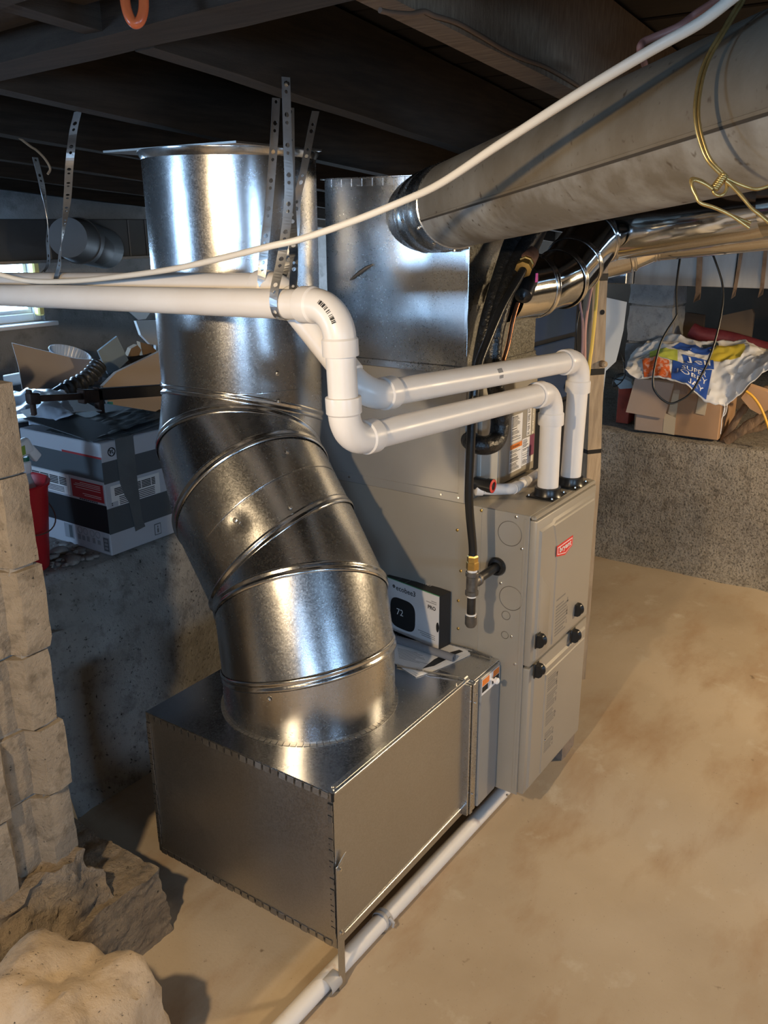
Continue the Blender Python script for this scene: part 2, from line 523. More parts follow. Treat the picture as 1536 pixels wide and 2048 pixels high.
wall('wall_back', 'y', 3.4, 0.2, -4.6, 4.6, 0.7, 2.6, CONC_WALL, (0.14, 0.93, 1.27, 1.74))
wall('wall_left', 'x', -4.5, -0.2, -4.6, 3.6, -0.1, 2.6, CONC_WALL, (2.5, 3.25, 1.35, 1.85), (-3.4, -2.4, 1.35, 1.85))
wall('wall_front', 'y', -4.5, -0.2, -4.6, 4.6, -0.1, 2.6, CONC_WALL, (-2.7, -1.7, 1.35, 1.85))
wall('wall_crawl', 'x', 4.4, 0.2, -4.6, 3.6, 0.5, 2.6, M('crawl_space_dirt', (0.030, 0.022, 0.015), 0.95, (0.055, 0.04, 0.028), scale=4))

def pane_material():
    m = bpy.data.materials.new('window_glass'); m.use_nodes = True
    nt = m.node_tree; nt.nodes.clear()
    o = nt.nodes.new('ShaderNodeOutputMaterial'); t = nt.nodes.new('ShaderNodeBsdfTransparent'); g = nt.nodes.new('ShaderNodeBsdfGlossy')
    t.inputs[0].default_value = (0.93, 0.96, 0.97, 1); g.inputs['Roughness'].default_value = 0.03
    mx = nt.nodes.new('ShaderNodeMixShader'); mx.inputs[0].default_value = 0.07
    nt.links.new(t.outputs[0], mx.inputs[1]); nt.links.new(g.outputs[0], mx.inputs[2]); nt.links.new(mx.outputs[0], o.inputs[0])
    return m
GLASS = pane_material()
VINYL = M('white_vinyl_frame', (0.72, 0.74, 0.76), 0.4)

def window(name, axis, pos, a0, a1, z0, z1):
    def b(mb, p0, p1, q0, q1, d0, d1, mat, bev=0.004):
        lo, hi = ((p0, pos + d0, q0), (p1, pos + d1, q1)) if axis == 'y' else ((pos + d0, p0, q0), (pos + d1, p1, q1))
        mb.box(lo, hi, mat, bev)
    f = MB(); w = 0.045
    b(f, a0, a0 + w, z0, z1, 0.03, 0.11, VINYL); b(f, a1 - w, a1, z0, z1, 0.03, 0.11, VINYL)
    b(f, a0 + w, a1 - w, z0, z0 + w, 0.03, 0.11, VINYL); b(f, a0 + w, a1 - w, z1 - w, z1, 0.03, 0.11, VINYL)
    o = f.build(name, kind='structure')
    g = MB(); b(g, a0 + w, a1 - w, z0 + w, z1 - w, 0.06, 0.066, GLASS, 0); g.build('pane', o)
    s = MB()
    b(s, a0 + w, a1 - w, z0 + w, z0 + w + 0.022, 0.045, 0.08, VINYL, 0.003); b(s, a0 + w, a1 - w, z1 - w - 0.022, z1 - w, 0.045, 0.08, VINYL, 0.003)
    b(s, a0 + w, a0 + w + 0.022, z0 + w + 0.022, z1 - w - 0.022, 0.045, 0.08, VINYL, 0.003)
    b(s, a1 - w - 0.022, a1 - w, z0 + w + 0.022, z1 - w - 0.022, 0.045, 0.08, VINYL, 0.003)
    s.build('sash', o)
    return o
w1 = window('window_1', 'y', 3.4, 0.14, 0.93, 1.27, 1.74)
mb = MB(); mb.box((0.886, 3.385, 1.30), (0.925, 3.43, 1.70), M('yellow_foam_seal', (0.75, 0.62, 0.22), 0.8), 0.008); mb.build('foam_seal', w1, label='yellow foam seal')
mb = MB(); mb.box((0.87, 3.375, 1.345), (0.95, 3.39, 1.375), VINYL, 0.003); mb.box((0.925, 3.372, 1.353), (0.94, 3.376, 1.366), DARK); mb.build('clip', w1)
mb = MB(); mb.box((0.10, 3.35, 1.245), (0.98, 3.43, 1.268), VINYL, 0.004); mb.build('window_sill', w1)
window('window_2', 'x', -4.62, 2.5, 3.25, 1.35, 1.85)
window('window_4', 'x', -4.62, -3.4, -2.4, 1.35, 1.85)
window('window_3', 'y', -4.62, -2.7, -1.7, 1.35, 1.85)

# ---------------- ceiling: subfloor planks on joists and a girder
U_J = V((1, 0, -0.077)).normalized(); W_J = V((0.077, 0, 1)).normalized()
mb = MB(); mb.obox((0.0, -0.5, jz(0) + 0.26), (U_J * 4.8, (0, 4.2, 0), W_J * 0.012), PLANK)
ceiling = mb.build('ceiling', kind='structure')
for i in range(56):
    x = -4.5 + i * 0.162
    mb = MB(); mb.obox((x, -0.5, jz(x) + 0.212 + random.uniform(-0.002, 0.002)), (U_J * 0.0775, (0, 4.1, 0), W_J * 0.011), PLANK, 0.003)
    mb.build('plank', ceiling)

def joist(x0, y0, x1, y1, mat, th=0.05, h=0.19):
    n = 26; rings = []
    for i in range(n + 1):
        t = i / n; x = x0 + (x1 - x0) * t; y = y0 + (y1 - y0) * t; z = jz(x)
        e = [0.004 * nz((x * 5, y, k), 1.3, k * 7) for k in range(4)]
        rings.append([(x, y - th / 2 + e[0], z + 0.004 * nz((x, y, 1), 6)), (x, y + th / 2 + e[1], z + 0.004 * nz((x, y, 2), 6)),
                      (x, y + th / 2 + e[2], z + h), (x, y - th / 2 + e[3], z + h)])
    mb = MB(); mb.loft(rings, mat, caps=True); mb.build('joist', ceiling)
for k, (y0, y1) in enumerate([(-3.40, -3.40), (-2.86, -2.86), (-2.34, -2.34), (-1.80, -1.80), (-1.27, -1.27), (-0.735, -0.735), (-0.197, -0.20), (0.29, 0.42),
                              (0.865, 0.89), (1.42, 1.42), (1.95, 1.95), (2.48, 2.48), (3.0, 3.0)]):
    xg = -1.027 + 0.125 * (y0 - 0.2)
    joist(xg + 0.05, y0, 4.4, y1 + (0.13 if k == 7 else 0.0), WOOD_LIT if k == 6 else WOOD)
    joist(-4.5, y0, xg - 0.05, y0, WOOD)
def girder(dx, w, dz, h, mat):
    n = 40; rings = []
    for i in range(n + 1):
        y = -4.5 + 7.9 * i / n; x = -1.027 + dx + 0.125 * (y - 0.2); z = jz(-1.027 + dx) + dz
        c = 0.006 * nz((x, y * 7, 0), 1.0) + 0.003 * nz((x, y * 25, 3), 1.0)
        rings.append([(x - w / 2, y, z + c * 0.4), (x + w / 2 + c, y, z - c * 0.5), (x + w / 2, y, z + h), (x - w / 2, y, z + h)])
    mb = MB(); mb.loft(rings, mat, caps=True); mb.build('girder', ceiling)
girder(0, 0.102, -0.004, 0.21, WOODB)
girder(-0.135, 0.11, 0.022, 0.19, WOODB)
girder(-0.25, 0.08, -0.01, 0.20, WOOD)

# ---------------- cinder block wall stub on its footing
stub = thing('wall_stub', None, None, (-1.165, 0.66, 0.30), kind='structure')
def cinder(x0, x1, y0, y1, z0, z1, seed, mat, end=-1):
    """hollow stretcher block: its end has a recess between two webs"""
    w = x1 - x0; d = 0.035
    prof = [(0, 0), (w * 0.20, 0), (w * 0.30, d), (w * 0.60, d), (w * 0.69, 0), (w * 0.84, 0), (w, 0.004), (w, 0.5), (w, 1.0), (w * 0.5, 1.0), (0, 1.0), (0, 0.5)]
    nlev = 9; rings = []
    for j in range(nlev + 1):
        z = z0 + (z1 - z0) * j / nlev; ring = []
        for px, py in prof:
            yy = y0 + (py if py < 0.2 else py * (y1 - y0))
            e = 0.0045 * fbm((x0 + px, yy, z), 9, seed) + 0.0035 * fbm((px, yy, z), 34, seed + 4)
            edge = 0.007 * max(0, nz((px * 19, z * 14, seed), 1.0)) if (j in (0, nlev)) else 0.0
            ring.append((x0 + px + e - (edge if px > w * 0.6 else 0), yy + 0.7 * e + edge, z))
        rings.append(ring)
    mb = MB(); mb.loft(rings, mat, caps=True)
    return mb
courses = [0.334, 0.534, 0.709, 0.889, 1.090, 1.290]
tops = [0.526, 0.702, 0.882, 1.082, 1.283, 1.475]
for i, (z0, z1) in enumerate(zip(courses, tops)):
    jx = 0.006 * math.sin(i * 2.3)
    cinder(-1.252 + jx, -1.049 + jx, 0.655 + 0.004 * math.cos(i * 3), 1.05, z0, z1, i * 5.0, CONC_BLOCK).build('concrete_block', stub, smooth=50)
    cinder(-1.252, -1.050, 1.06, 1.46, z0, z1, i * 5.0 + 2, CONC_BLOCK).build('concrete_block', stub, smooth=50)
    mj = rough_block((-1.246, 0.697, z0 - 0.016), (-1.058, 1.45, z0 + 0.004), 10, 0.004, 22, MORTAR, i)
    rough_block((-1.113, 0.668, z0 - 0.014), (-1.058, 0.71, z0 + 0.003), 8, 0.006, 30, MORTAR, i + 3, name_mb=mj)
    rough_block((-1.246, 0.668, z0 - 0.014), (-1.210, 0.71, z0 + 0.003), 6, 0.006, 30, MORTAR, i + 5, name_mb=mj)
    mj.build('mortar_joint', stub, smooth=50)
rough_block((-1.27, 0.67, 1.475), (-1.10, 1.4, 1.545), 6, 0.022, 6, CONC_BLOCK, 31).build('broken_block', stub, smooth=50)

def foot_taper(p):
    top = max(0, p.z) / 0.2
    p.z += top * 0.10 * max(0.0, min(1.0, (p.y - 0.62) * 3)) * max(0.0, min(1.0, (-0.95 - p.x) * 4))
    p.x -= 0.012 * top * (1 if p.x > -1.0 else 0)
    p.y += 0.010 * top * (1 if p.y < 0.7 else 0)
    return p
rough_block((-1.55, 0.572, -0.02), (-0.872, 1.27, 0.205), 70, 0.012, 9, CONC_FOOT, 3, foot_taper, fine=0.0045).build('footing', stub, smooth=50)
rough_block((-1.34, 0.590, 0.19), (-1.00, 0.90, 0.345), 24, 0.024, 13, CONC_FOOT, 17, lambda p: V((p.x - (0.05 if p.x > -1.1 else 0) * (p.z - 0.19) / 0.155, p.y + (0.05 if p.y < 0.7 else 0) * (p.z - 0.19) / 0.155, p.z))).build('rubble_mortar', stub, smooth=50)

# ---------------- concrete block column at the crawl space
colm = thing('column', None, None, (2.86, 0.6, 0.71), kind='structure')
for i in range(4):
    z0 = 0.735 + 0.203 * i
    rough_block((2.76, 0.490, z0), (2.98, 0.735, z0 + 0.192), 9, 0.010, 9, CONC_BLOCKG, 40 + i).build('concrete_block', colm, smooth=50)
rough_block((2.77, 0.50, 0.71), (2.97, 0.725, 1.46), 8, 0.004, 9, MORTAR, 50).build('mortar_core', colm, smooth=50)

RUB = None
# ---------------- loose stones and stone slab
def stone(name, c, r, seed, mat, amp=0.22, sub=3, parent=None, rot=0.0, **kw):
    b = bmesh.new(); bmesh.ops.create_icosphere(b, subdivisions=sub, radius=1.0)
    R3 = Matrix.Rotation(rot, 3, 'Z')
    for v in b.verts:
        p = v.co.copy(); q = p * (1 + amp * fbm(p, 1.3, seed))
        m = max(abs(q.x), abs(q.y), abs(q.z))
        q = q * (0.62 + 0.38 / max(0.5, m))
        q = V((q.x * r[0], q.y * r[1], q.z * r[2])); k2 = min(0.006, max(r) * 0.05)
        q += p * (k2 * fbm(q, 30, seed) + 2 * k2 * fbm(q, 9, seed + 2)) - (V(parent['_base']) * 0 if parent else V())
        v.co = V(c) + R3 @ q
    mb = MB(); mb.bm(b, mat)
    return mb.build(name, parent, smooth=45, **kw)
stone('concrete_chunk', (-1.42, 0.315, 0.11), (0.27, 0.205, 0.285), 4, ROCK, 0.27, 5, rot=0.35, at=(-1.42, 0.315, 0.0),
      label='big pale tan broken concrete chunk on the floor in front of the block wall footing', category='rock')
PEB = concrete('grey_pebble', (0.28, 0.27, 0.25), (0.36, 0.35, 0.33), (0.2, 0.19, 0.18), s1=8, s2=40, grit=150, bd=0.002)
for k, (x, y, r) in enumerate(True and
                              [(p[0], p[1], r) for p, r in zip([(-0.448,1.484,0.750),(-0.478,1.373,0.750),(-0.394,1.532,0.750),(-0.488,1.461,0.750),(-0.402,1.431,0.750),(-0.442,1.440,0.750),(-0.428,1.355,0.750),(-0.383,1.488,0.750),(-0.518,1.394,0.750),(-0.406,1.354,0.750)], (0.030, 0.032, 0.017, 0.016, 0.018, 0.012, 0.015, 0.013, 0.012, 0.013))]):
    stone('pebble', (x, y, 0.738 + r * 0.3), (r, r * 0.75, r * 0.42), k * 3.3, PEB, 0.34, 2, rot=k, at=(x, y, 0.735),
          label='small grey loose stone on the back ledge between red bucket and striped carton', category='stone', group='loose stones on the back ledge')

mb = MB(); rs = random.Random(8)
for k in range(70):
    x = rs.uniform(-0.56, -0.39); y = rs.uniform(1.36, 1.72); r = rs.uniform(0.004, 0.013); b = bmesh.new(); bmesh.ops.create_icosphere(b, subdivisions=1, radius=1.0)
    for v in b.verts:
        q = v.co * (1 + 0.4 * nz(v.co, 1.3, k)); v.co = V((x + q.x * r, y + q.y * r * 0.8, 0.741 + r * 0.3 + q.z * r * 0.5))
    mb.bm(b, PEB)
mb.build('rubble', smooth=30, at=(-0.5, 1.5, 0.735), kind='stuff', label='fine stone rubble scattered on the back ledge beside the red bucket', category='rubble')

# ================================================================ THE FURNACE AND ITS DUCTS
FW = 0.437; FD = 0.75; FZ0 = 0.127; FZ1 = 1.017

# ---------------- furnace
furn = thing('furnace', 'tall taupe gas furnace with two front doors and a red badge', 'furnace', (FW / 2, FD / 2, FZ0))
mb = MB()
mb.box((0, 0.004, FZ0), (0.004, FD, FZ1), FUR, 0.001)
mb.box((FW - 0.004, 0.004, FZ0), (FW, FD, FZ1), FUR, 0.001)
mb.box((0.004, FD - 0.004, FZ0), (FW - 0.004, FD, FZ1), FUR)
mb.box((0.004, 0.012, FZ0), (FW - 0.004, FD - 0.004, FZ0 + 0.004), FUR)
mb.box((0.004, 0.02, FZ0 + 0.004), (0.03, 0.03, FZ1 - 0.006), DARK)
mb.box((0.03, 0.03, FZ0 + 0.004), (FW - 0.004, 0.034, FZ1 - 0.006), DARK)
mb.build('casing', furn)
mb = MB(); mb.box((0.001, 0.002, FZ1 - 0.006), (FW - 0.001, FD, FZ1 + 0.0005), FURT, 0.002)
mb.box((0.004, -0.012, FZ1 - 0.012), (FW - 0.004, 0.004, FZ1), FURT, 0.003)
mb.build('top_panel', furn)

def door(name, z0, z1, upper):
    d = MB(); X0 = 0.0045; X1 = FW - 0.004
    d.box((X0, -0.016, z0), (X1, 0.010, z1), FUR, 0.005, 2)
    y = -0.016
    def raised(pts, h, inset):
        """raised pressing with sloping sides"""
        n = len(pts); c = [sum(p[0] for p in pts) / n, sum(p[1] for p in pts) / n]
        outer = [(x, y, z) for x, z in pts]; inner = []
        for i in range(n):
            a = V((pts[i - 1][0], pts[i - 1][1])); b = V(pts[i]); e = V(pts[(i + 1) % n])
            d1 = (b - a).normalized(); d2 = (e - b).normalized()
            n1 = V((-d1.y, d1.x)); n2 = V((-d2.y, d2.x)); m = (n1 + n2).normalized(); k = inset / max(0.3, m.dot(n1))
            inner.append((b.x + m.x * k, y - h, b.y + m.y * k))
        faces = [[i, (i + 1) % n, n + (i + 1) % n, n + i] for i in range(n)] + [[n + i for i in range(n)]]
        d.add(outer + inner, [f for f in faces], FUR)
    if upper:
        raised([(0.022, z0 + 0.012), (X1 - 0.018, z0 + 0.012), (X1 - 0.018, z1 - 0.022), (0.115, z1 - 0.022), (0.105, z1 - 0.030), (0.022, z1 - 0.030)], 0.006, 0.006)
        y = -0.022
        raised([(0.132, z0 + 0.02), (X1 - 0.030, z0 + 0.02), (X1 - 0.030, z1 - 0.036), (0.100, z1 - 0.036), (0.132, z1 - 0.115)], 0.003, 0.004)
        raised([(0.034, z0 + 0.02), (0.106, z0 + 0.02), (0.106, z1 - 0.24), (0.094, z1 - 0.225), (0.034, z1 - 0.165)], 0.002, 0.003)
    else:
        raised([(0.022, z0 + 0.012), (X1 - 0.018, z0 + 0.012), (X1 - 0.018, z1 - 0.026), (X1 - 0.09, z1 - 0.026), (X1 - 0.095, z1 - 0.036), (0.115, z1 - 0.036), (0.108, z1 - 0.026), (0.022, z1 - 0.026)], 0.006, 0.006)
        y = -0.022
        raised([(0.105, z0 + 0.02), (X1 - 0.030, z0 + 0.02), (X1 - 0.030, z1 - 0.060), (0.105, z1 - 0.060)], 0.0025, 0.003)
    return d.build(name, furn)
du = door('upper_door', 0.562, FZ1 - 0.013, True)
dl = door('lower_door', 0.132, 0.556, False)

def latch(par, x, z):
    mb = MB(); rings = []
    for i in range(9):
        t = i / 8; zz = z + 0.019 * (1 - 2 * t); dpt = 0.014 + 0.012 * math.sin(PI * t) ** 0.6
        w = 0.0125 - 0.002 * math.sin(PI * t)
        rings.append([(x - w, -0.020, zz), (x + w, -0.020, zz), (x + w * 0.9, -0.022 - dpt, zz), (x + w * 0.2, -0.022 - dpt * 0.72, zz), (x - w * 0.9, -0.022 - dpt, zz)])
    mb.loft(rings, BLACK, caps=True)
    mb.box((x - 0.015, -0.0245, z - 0.023), (x + 0.015, -0.0215, z + 0.023), BLACK, 0.001)
    mb.build('latch', par, smooth=50)
for par, pts in ((du, [(0.034,-0.030,0.640),(0.308,-0.030,0.632)]), (dl, [(0.036,-0.030,0.544),(0.303,-0.030,0.544)])):
    for p in pts:
        latch(par, p[0], p[2])

# badge, with its lettering
bp = [(0.128,-0.025,0.900),(0.242,-0.025,0.893),(0.248,-0.025,0.857),(0.190,-0.025,0.851),(0.130,-0.025,0.865)]
bz1 = (bp[0][2] + bp[1][2]) / 2; bzs = bp[4][2]; bzv = bp[3][2]; bx0 = bp[0][0]; bx1 = bp[1][0]
bh = bz1 - bzs; bxc = bp[3][0]
mb = MB()
def badge(i, mat, y):
    mb.slab([(bx0 + i, y, bz1 - i), (bx1 - i, y, bz1 - i), (bx1 - i, y, bzs + i * 0.7), (bxc, y, bzv + i * 1.1), (bx0 + i, y, bzs + i * 0.7)], (0, -0.0006, 0), mat)
badge(0, REDB, -0.0252); badge(0.0055, WHITE, -0.0258); badge(0.0078, REDB, -0.0264)
mb.text('bryant', (bx0 + 0.016, -0.0272, bzs + bh * 0.08), (1, 0, 0), (0, 0, 1), 0.05, WHITE, bold=0.0010, fit=(bx1 - bx0 - 0.032, bh * 0.68))
mb.build('badge', du, smooth=0)
def print_block(par, x0, x1, z0, z1, n, seed, y):
    r = random.Random(seed); mb = MB(); h = (z1 - z0) / n
    for i in range(n):
        z = z1 - h * i; w = r.uniform(0.6, 1.0)
        if r.random() < 0.12: continue
        mb.box((x0, y - 0.0003, z - h * r.uniform(0.42, 0.62)), (x0 + (x1 - x0) * w, y, z), PRINT)
        if r.random() < 0.3:
            mb.box((x1 - 0.012, y - 0.0003, z - h * 1.3), (x1 - 0.006, y, z), PRINT)
    mb.build('printed_notice', par, smooth=0)
pp = [(0.149,-0.025,0.722),(0.231,-0.025,0.609)]
print_block(du, pp[0][0], pp[1][0] + 0.012, pp[1][2] - 0.012, pp[0][2], 12, 3, -0.0249)
pq = [(0.118,-0.025,0.557),(0.257,-0.025,0.355)]
print_block(dl, pq[0][0] + 0.004, pq[0][0] + 0.082, 0.30, 0.482, 26, 4, -0.0244)
print_block(dl, pq[0][0] + 0.004, pq[0][0] + 0.075, 0.205, 0.285, 12, 9, -0.0244)
mb = MB(); mb.lathe([(0.004, 0), (0.003, 0.003)], (0.125, -0.0245, 0.262), (0, -1, 0), SCREW, 8); mb.build('screw', dl)

# knockouts and screws of the flank
def ringx(mb, y, z, r, mat, x=-0.0004, t=0.0010):
    mb.tube([(x, y + r * math.cos(a), z + r * math.sin(a)) for a in [2 * PI * i / 28 for i in range(28)]], t, mat, 5, closed=True)
KO = M('knockout_groove', (0.16, 0.145, 0.12), 0.5, metal=0.3)
for q, r in zip([(0.000,0.062,0.956),(0.000,0.050,0.764),(0.000,0.063,0.708),(0.000,0.064,0.646)], (0.036, 0.036, 0.013, 0.011)):
    mb = MB(); ringx(mb, q[1], q[2], r, KO); mb.build('knockout', furn)
for q in [(0.000,0.044,1.008),(0.000,0.152,1.007),(0.000,0.228,0.934),(0.000,0.213,0.811),(0.000,0.083,0.803),(0.000,0.043,0.647),(0.000,0.028,0.563),(0.000,0.023,0.919),(0.000,0.219,0.715),(0.000,0.217,0.625),(0.000,0.033,0.116)]:
    mb = MB(); mb.lathe([(0.0045, 0), (0.0045, 0.002), (0.002, 0.0035)], q, (-1, 0, 0), SCREW if q[1] < 0.1 else BRASS, 8); mb.build('screw', furn)
mb = MB(); mb.box((-0.0012, 0.012, FZ0 + 0.01), (0.0, 0.020, FZ1 - 0.01), FUR, 0.0005); mb.box((-0.0014, 0.15, 0.565), (0, 0.152, FZ1), FUR); mb.build('side_fold', furn)
VA = V((0.197, 0.043, FZ1)); VB = V((0.339, 0.033, FZ1))
for c in (VA, VB):
    mb = MB()
    mb.box((c.x - 0.048, c.y - 0.040, FZ1 + 0.0005), (c.x + 0.048, c.y + 0.046, FZ1 + 0.006), BLACK, 0.002)
    mb.lathe([(0.043, 0.004), (0.0385, 0.012), (0.0375, 0.028), (0.0312, 0.030), (0.0312, 0.010)], c, (0, 0, 1), BLACK, 24)
    for sx in (-1, 1):
        for sy in (-1, 1):
            mb.lathe([(0.004, 0.006), (0.003, 0.010)], c + V((sx * 0.041, 0.003 + sy * 0.036, 0)), (0, 0, 1), SCREW, 8)
    mb.build('vent_collar', furn)

BRK = concrete('grey_brick', (0.22, 0.17, 0.13), (0.28, 0.22, 0.17), (0.13, 0.10, 0.08), s1=9, s2=30, grit=160, bd=0.003)
for k, (x0, y0, x1, y1, lab) in enumerate([(0.355, 0.005, 0.455, 0.19, 'worn concrete brick on the floor under the front corner of the furnace'),
                                           (0.03, 0.33, 0.14, 0.52, 'concrete brick propping the furnace behind the floor drain pipe')]):
    rough_block((x0, y0, 0.0), (x1, y1, 0.1268), 7, 0.004, 18, BRK, 60 + k).build('concrete_brick', smooth=50, at=((x0 + x1) / 2, (y0 + y1) / 2, 0), label=lab, category='brick')

# ---------------- cased coil
CZ1 = 1.385; CY = 0.207
coil = thing('coil_cabinet', 'grey sheet metal coil cabinet standing on the furnace, warning labels on its front', 'coil cabinet', (FW / 2, 0.48, FZ1))
COILM = M('grey_coil_case_paint', (0.36, 0.35, 0.335), 0.38, (0.40, 0.39, 0.37), scale=2.5, metal=0.45)
mb = MB()
mb.box((0.0, CY, FZ1 + 0.001), (FW, FD - 0.01, CZ1), COILM, 0.002)
mb.build('casing', coil)
mb = MB()
mb.box((-0.0022, CY + 0.002, FZ1 + 0.001), (0.001, FD - 0.012, FZ1 + 0.028), COILM, 0.001)
mb.box((-0.003, CY, FZ1 + 0.001), (0.001, CY + 0.020, CZ1), COILM, 0.001)
mb.build('side_flange', coil)
CREAM = M('pale_coil_flange', (0.52, 0.50, 0.45), 0.45, metal=0.2)
for x0, x1, mat, d in ((0.0, 0.030, CREAM, 0.004), (0.045, 0.062, GALV_DULL, 0.003), (0.068, 0.175, CREAM, 0.012), (0.185, 0.433, FUR, 0.008)):
    mb = MB(); mb.box((x0, CY - d, FZ1 + 0.006), (x1, CY + 0.001, CZ1 - 0.002), mat, min(0.002, d * 0.4)); mb.build('front_panel', coil)
for q in [(-0.001,0.225,1.030),(-0.001,0.282,1.027),(-0.001,0.610,1.020)]:
    mb = MB(); mb.lathe([(0.004, 0), (0.003, 0.003)], (-0.0022, q[1], FZ1 + 0.016), (-1, 0, 0), SCREW, 8); mb.build('screw', coil)
ORANGE = M('orange_warning', (0.80, 0.22, 0.03), 0.5)
PURPLE = M('purple_label', (0.22, 0.05, 0.13), 0.5)
LY = CY - 0.0085
def label(par, x0, x1, z0, z1, seed, head=None, strip=None, mat=PAPER):
    r = random.Random(seed); mb = MB()
    mb.box((x0, LY - 0.0004, z0), (x1, LY, z1), mat)
    top = z1 - 0.004
    if head:
        mb.box((x0 + 0.001, LY - 0.0007, z1 - 0.016), (x1 - 0.001, LY - 0.0003, z1 - 0.001), head)
        mb.text('WARNING', (x0 + (x1 - x0) * 0.5, LY - 0.0008, z1 - 0.0125), (1, 0, 0), (0, 0, 1), 0.010, INK, center=True)
        top = z1 - 0.021
    z = top
    while z > z0 + 0.006:
        w = r.uniform(0.5, 0.95)
        mb.box((x0 + 0.004, LY - 0.0007, z - 0.0022), (x0 + 0.004 + (x1 - x0 - 0.008) * w, LY - 0.0003, z), GREYINK if r.random() < 0.8 else INK)
        z -= r.choice((0.0042, 0.0042, 0.0075))
    if strip:
        mb.box((x1 - 0.004, LY - 0.0007, z0), (x1, LY - 0.0003, z1), strip)
    mb.build('caution_label', par, smooth=0)
label(coil, 0.262, 0.336, 1.136, 1.222, 1)
label(coil, 0.370, 0.398, 1.141, 1.240, 2)
label(coil, 0.406, 0.420, 1.141, 1.250, 8)
label(coil, 0.256, 0.340, 1.045, 1.134, 3, head=ORANGE)
label(coil, 0.342, 0.394, 1.090, 1.136, 4)
label(coil, 0.342, 0.394, 1.050, 1.088, 5)
mb = MB(); mb.box((0.396, LY - 0.0004, 1.072), (0.428, LY, 1.138), PURPLE); mb.box((0.396, LY - 0.0004, 1.050), (0.422, LY, 1.070), PAPER)
mb.build('caution_label', coil, smooth=0, label='purple printed label')

# condensate stub and white drain line in front of the coil
mb = MB(); sx, sz = 0.052, 1.066
mb.cyl((sx, CY + 0.002, sz), (sx, CY - 0.055, sz), 0.0185, BLACK, 20)
mb.lathe([(0.0195, 0), (0.0195, 0.012), (0.0125, 0.014), (0.0125, 0.004)], (sx, CY - 0.050, sz), (0, -1, 0), RED, 20, caps=False)
mb.cyl((sx, CY - 0.052, sz), (sx, CY - 0.056, sz), 0.0120, DARK, 16)
mb.lathe([(0.0205, 0), (0.0205, 0.016)], (sx, CY - 0.045, sz), (0, -1, 0), BLACK, 20)
mb.build('drain_stub', coil, label='black stub with red ring')
dr = thing('condensate_drain', 'thin white condensate pipe with elbow along the coil foot on the furnace top', 'pipe', (0.18, 0.15, FZ1))
dpath = [(0.058, 0.185, 1.050), (0.085, 0.155, 1.047), (0.125, 0.128, 1.043), (0.148, 0.122, 1.042)]
mb = MB(); mb.tube(curve(dpath, 5), 0.0165, PVC, 16); mb.build('elbow', dr)
mb = MB(); mb.lathe([(0.0135, 0), (0.0195, 0.002), (0.0195, 0.022), (0.0165, 0.024)], (0.045, 0.199, 1.051), (0.66, -0.74, -0.06), PVC, 18); mb.build('threaded_adapter', dr)
mb = MB(); mb.tube(curve([(0.140, 0.122, 1.042), (0.24, 0.128, 1.041), (0.40, 0.142, 1.040)], 4), 0.0125, PVC, 14); mb.build('pipe', dr)
mb = MB(); mb.lathe([(0.0165, 0), (0.0165, 0.03), (0.0130, 0.032)], (0.132, 0.123, 1.042), (1, 0.03, 0), PVC, 16); mb.cyl((0.205, 0.126, 1.0415), (0.23, 0.1275, 1.0412), 0.0155, PVCSH, 16); mb.build('coupling', dr)
mb = MB(); mb.tube(curve([(0.40, 0.142, 1.040), (0.418, 0.143, 1.045), (0.424, 0.143, 1.07), (0.424, 0.143, 1.12)], 4), 0.0125, PVC, 14); mb.build('riser', dr)

# ---------------- supply plenum
PZ1 = 1.89; PY0 = 0.215; PY1 = 0.68
plen = thing('supply_plenum', 'square galvanised plenum box above the coil cabinet, reaching the joists', 'plenum', (FW / 2, 0.45, CZ1))
mb = MB()
def pl_left(u, v):
    y = PY1 + (PY0 - PY1) * u; z = CZ1 + 0.004 + (PZ1 - CZ1 - 0.004) * v
    c = 0.010 * min(1, 4 * min(u, 1 - u)) * min(1, 4 * min(v, 1 - v)) * (1 - abs(u - v) * 0.6 - abs(u + v - 1) * 0.6)
    return (-0.0005 - max(0, c), y, z)
mb.grid(pl_left, 28, 28, GALV_PL); mb.build('side_panel', plen, smooth=60)
mb = MB()
mb.box((0.0, PY0, CZ1 + 0.004), (FW - 0.005, PY0 + 0.003, PZ1), GALV_FRONT)
mb.build('front_panel', plen, label='water stained front panel')
mb = MB(); mb.box((0.003, PY1 - 0.003, CZ1 + 0.004), (FW - 0.005, PY1, PZ1), GALV_PL); mb.box((FW - 0.008, PY0 + 0.003, CZ1 + 0.004), (FW - 0.005, PY1 - 0.003, PZ1), GALV_PL)
mb.box((0.003, PY0 + 0.003, PZ1 - 0.004), (FW - 0.008, PY1 - 0.003, PZ1 - 0.001), GALV_PL); mb.build('rear_panels', plen)
mb = MB(); mb.box((-0.006, PY0 - 0.007, CZ1 + 0.004), (0.001, PY0 + 0.004, PZ1), GALV, 0.001); mb.build('corner_seam', plen)
mb = MB(); mb.box((-0.006, PY0 - 0.004, CZ1 - 0.004), (0.002, PY1, CZ1 + 0.018), GALV, 0.002); mb.box((0.002, PY0 - 0.006, CZ1 - 0.002), (FW - 0.004, PY0 + 0.001, CZ1 + 0.014), GALV_FRONT, 0.002)
mb.build('drive_cleat', plen)
mb = MB(); mb.box((-0.014, PY0 - 0.01, PZ1 - 0.002), (0.004, PY1 + 0.006, PZ1 + 0.002), GALV, 0.001)
for i in range(13):
    y = PY0 + 0.02 + i * 0.035
    mb.box((-0.003, y, PZ1 - 0.022), (-0.0005, y + 0.022, PZ1), GALV, 0.0006)
mb.build('top_flange', plen)
